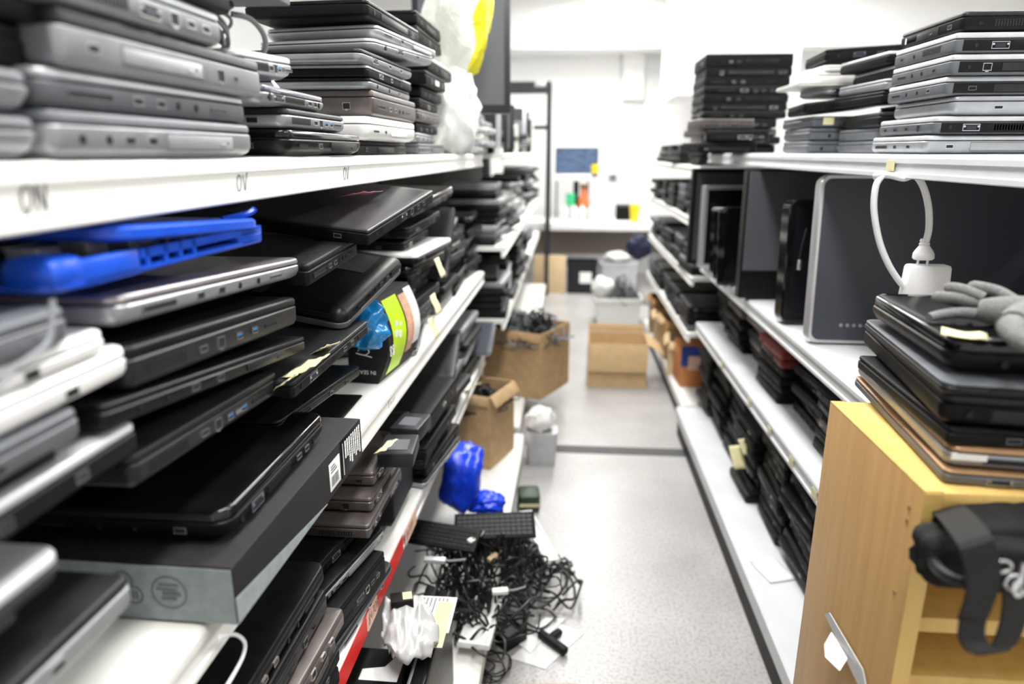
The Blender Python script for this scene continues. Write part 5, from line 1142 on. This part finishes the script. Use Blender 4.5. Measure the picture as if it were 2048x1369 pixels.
def scr():
    m = bpy.data.materials.new('lit_screen'); m.use_nodes = True; nt = m.node_tree; b = nt.nodes['Principled BSDF']
    tc = nt.nodes.new('ShaderNodeTexCoord'); n = nt.nodes.new('ShaderNodeTexNoise'); n.inputs['Scale'].default_value = 9
    mp = nt.nodes.new('ShaderNodeMapping'); mp.inputs['Scale'].default_value = (1, 1, 8); nt.links.new(tc.outputs['Object'], mp.inputs['Vector']); nt.links.new(mp.outputs['Vector'], n.inputs['Vector'])
    r_ = nt.nodes.new('ShaderNodeValToRGB'); r_.color_ramp.elements[0].position = .35; r_.color_ramp.elements[1].position = .65
    r_.color_ramp.elements[0].color = (.03, .05, .10, 1); r_.color_ramp.elements[1].color = (.08, .18, .32, 1)
    nt.links.new(n.outputs['Fac'], r_.inputs['Fac']); nt.links.new(r_.outputs['Color'], b.inputs['Emission Color']); b.inputs['Emission Strength'].default_value = .9; b.inputs['Base Color'].default_value = (.02, .02, .03, 1)
    MATS['lit_screen'] = m
scr()
zm = (A.z + B_.z) / 2
MB().box(0, -.002, B_.z, wS, -.0005, A.z).obj('screen', 'lit_screen', t)
MB().bbox(wS / 2 - .03, .01, zT + .001, wS / 2 + .03, .05, B_.z, .004).obj('stand', 'matte_black', t); MB().bbox(wS / 2 - .12, -.08, zT + .001, wS / 2 + .12, .12, zT + .014, .004).obj('foot', 'matte_black', t)
q1, q2 = PY(1108, 348, yB_ + .38), PY(1182, 362, yB_ + .38)
t = thing('wall_shelf', 'small white shelf bar below the lit computer screen', 'shelf', at((q1.x, yB_ + .30, q2.z))); MB().bbox(0, 0, 0, q2.x - q1.x, .10, q1.z - q2.z, .004).obj('shelf_board', 'white_plastic', t); MB().box(.02, .101, -(q2.z - zT) + .001, .04, .115, .01).obj('bracket', 'mid_grey', t); MB().box(q2.x - q1.x - .04, .101, -(q2.z - zT) + .001, q2.x - q1.x - .02, .115, .01).obj('bracket', 'mid_grey', t)
q = PY(1189, 352, yB_ + .30)
t = thing('yellow_mug', 'yellow mug on the small shelf bar', 'mug', at((q.x, yB_ + .35, q1.z + .001))); MB().lathe([(.03, 0), (.036, .01), (.036, .10), (.032, .10), (.030, .02)], 20).obj('mug_body', 'yellow', t); MB().tube([(.036, 0, .08), (.055, 0, .07), (.055, 0, .04), (.036, 0, .03)], .006, 8, 4).obj('handle', 'yellow', t)
for k, px in enumerate((1127, 1148, 1164, 1182)):
    v = onb(px, dy=.12); h_ = .15
    t = thing('white_bottle', f'white dispenser bottle on the workbench, {["first","second","third","fourth"][k]} in its row', 'bottle', at(v), 'white bottles on the workbench')
    MB().lathe([(.036, 0), (.042, .008), (.042, h_ * .8), (.03, h_ * .95), (.018, h_)], 18).obj('bottle_body', 'white_plastic', t); MB().lathe([(.018, h_ + .0005), (.018, h_ + .016), (.008, h_ + .02)], 14).obj('cap', 'white_plastic', t)
v = onb(1140, dy=.34); t = thing('green_box', 'green box behind the white bottles on the workbench', 'box', at((v.x, v.y, zT + .001))); MB().bbox(-.05, 0, 0, .05, .06, .28, .004).obj('box_body', 'green', t); MB().box(-.05, -.001, .0, .05, -.0002, .15).obj('pale_band', 'pale_silver', t)
v = onb(1166, dy=.33); t = thing('brown_bottle', 'brown and orange bottle behind the white bottles', 'bottle', at((v.x, v.y, zT + .001))); MB().lathe([(.06, 0), (.064, .01), (.064, .2), (.04, .25), (.035, .33)], 18).obj('bottle_body', 'orange', t); MB().lathe([(.042, .331), (.042, .37), (.03, .38)], 14).obj('cap', 'brown', t)
v = onb(1250, dy=.3); t = thing('black_box', 'black box beside the yellow cup on the workbench', 'box', at((v.x, v.y, zT + .001))); MB().bbox(-.10, 0, 0, .13, .12, .165, .004).obj('box_body', 'matte_black', t); MB().box(-.1, -.001, .15, .13, -.0002, .164).obj('pale_label', 'mid_grey', t)
v = onb(1268, dy=.1); t = thing('yellow_cup', 'tapered yellow cup on the workbench', 'cup', at((v.x, v.y, zT + .001))); MB().lathe([(.036, 0), (.038, .004), (.055, .165), (.052, .165), (.035, .012)], 20).obj('cup_body', 'yellow', t)
MB().lathe([(.056, .166), (.056, .174), (.05, .176)], 20).obj('rim', 'yellow', t)
q = PY(1226, 355, 8.28); t = thing('wall_switch', 'small grey switch on the back wall above the workbench', 'switch', at((q.x, 8.285, q.z))); MB().bbox(-.06, 0, -.05, .06, .014, .05, .004).obj('switch_plate', 'pale_silver', t); MB().bbox(-.03, -.006, -.03, .03, 0, .03, .003).obj('rocker', 'mid_grey', t)
# under and before the bench
v = P0(1100, 590); t = thing('wooden_board', 'pale wooden board standing before the workbench', 'board', at((v.x, 6.99, 0), .0)); zz = PY(1100, 512, 6.99).z
MB().bbox(-.18, 0, 0, .155, .035, zz, .003).obj('board_panel', 'cardboard_pale', t); MB().box(.1555, .0, 0, .162, .035, zz).obj('edge_strip', 'pale_silver', t)
v = P0(1168, 588); t = thing('black_bin', 'black plastic bin with a white label before the workbench', 'bin', at((v.x, v.y, 0))); zz = PY(1168, 526, v.y).z
MB().rprism(-.18, 0, .13, .3, .03, [(0, .012), (zz - .03, 0), (zz - .028, -.008), (zz, -.008), (zz, .012), (.02, .02)], 5).obj('bin_body', 'dark_grey', t); MB().box(-.05, -.0035 + .0, zz * .35, .07, .0, zz * .7).obj('paper_label', 'paper', t, Matrix.Translation((0, -.004, 0)))
v = P0(1240, 600); t = thing('storage_crate', 'grey storage crate with folded white cloth on top', 'crate', at((v.x, v.y + .3, 0))); zz = PY(1238, 528, v.y + .3).z
MB().rprism(-.19, 0, .19, .3, .03, [(0, .015), (zz - .03, 0), (zz - .028, -.01), (zz, -.01)], 5).obj('crate_body', 'pale_silver', t)
t = thing('white_cloth', 'folded white cloth lying on the grey storage crate', 'cloth', at((v.x - .01, v.y + .45, zz + .055))); MB().blob((0, 0, 0), .14, .11, .05, .3, 2, 61, 3, fold=.3).obj('cloth_body', 'white_bag', t, sharp=180)
v = P0(1235, 655); t = thing('white_tub', 'white plastic tub overflowing with cables on the aisle floor', 'tub', at((v.x, v.y, 0))); zz = PY(1235, 598, v.y).z
b = MB(); b.rprism(-.19, 0, .19, .32, .03, [(0, .02), (zz - .035, .004), (zz - .033, -.012), (zz, -.012), (zz, .004), (.02, .024)], 5); b.obj('tub_body', 'white_plastic', t)
heap(Vector((v.x + .06, v.y + .16, zz * .7)), .15, .13, .24, 40, 71, ['cable_black', 'cable_grey'], 'cable_tangle', 'dark cables overflowing from the white tub')
t = thing('white_bag', 'white plastic bag on the corner of the cable tub', 'bag', at((v.x - .13, v.y + .14, zz + .07))); MB().blob((0, 0, 0), .10, .10, .09, .3, 2, 65, 3, fold=.35).obj('bag_body', 'white_bag', t, sharp=180)
# cardboard box in the middle of the aisle
v = P0(1234, 776); w_ = (P0(1293, 776) - P0(1176, 776)).length; zz = PY(1234, 690, v.y + .0).z
carton(Vector((v.x, v.y + .16, 0)), -.02, w_, .31, zz, 'box_tan', 'open cardboard box standing on the floor in the aisle', [('f', 171, zz * .62), ('b', 12, .05), ('r', 125, .12)])
# the remaining far laptops, beyond the 300 that show largest, as one mass
if MASSED:
    b = MB(); ms = []
    for M, w, d, t, st, lm, bm_ in MASSED:
        _, _, r, ls_, tp, _ = STY[st]
        for part, m in (('base', bm_), ('lid', lm)):
            if m not in ms: ms.append(m)
            me = lap_mesh(part, w, d, t, r, ls_, tp); me.transform(M); n0 = len(b.bm.faces); b.bm.from_mesh(me); b.bm.faces.ensure_lookup_table()
            for f in b.bm.faces[n0:]: f.material_index = ms.index(m)
    o = b.obj('stacked_laptops', ms, recalc=False); tag(o, 'dark mass of the remaining small laptops piled on the far shelves', 'laptops', None, 'stuff')
DOF = True; EXPO = 0.6
# ---------------------------------------------------------------- camera and view
cd = bpy.data.cameras.new('camera'); cam = bpy.data.objects.new('camera', cd); COL.objects.link(cam)
cd.sensor_width = 36; cd.lens = F / 2048 * 36; cd.clip_start = 0.02
rot = Matrix((RT, UP, -FW)).transposed().to_4x4(); rot.translation = EYE; cam.matrix_world = rot
cd.dof.use_dof = DOF; cd.dof.focus_distance = 1.17; cd.dof.aperture_fstop = 2.2; cd.dof.aperture_blades = 0
SC.camera = cam
vs = SC.view_settings; vs.view_transform = 'Standard'; vs.look = 'None'; vs.exposure = EXPO; vs.gamma = 1; vs.use_curve_mapping = False
SC.cycles.use_denoising = True
SC.cycles.max_bounces = 8; SC.cycles.diffuse_bounces = 4; SC.cycles.glossy_bounces = 4; SC.cycles.sample_clamp_indirect = 6
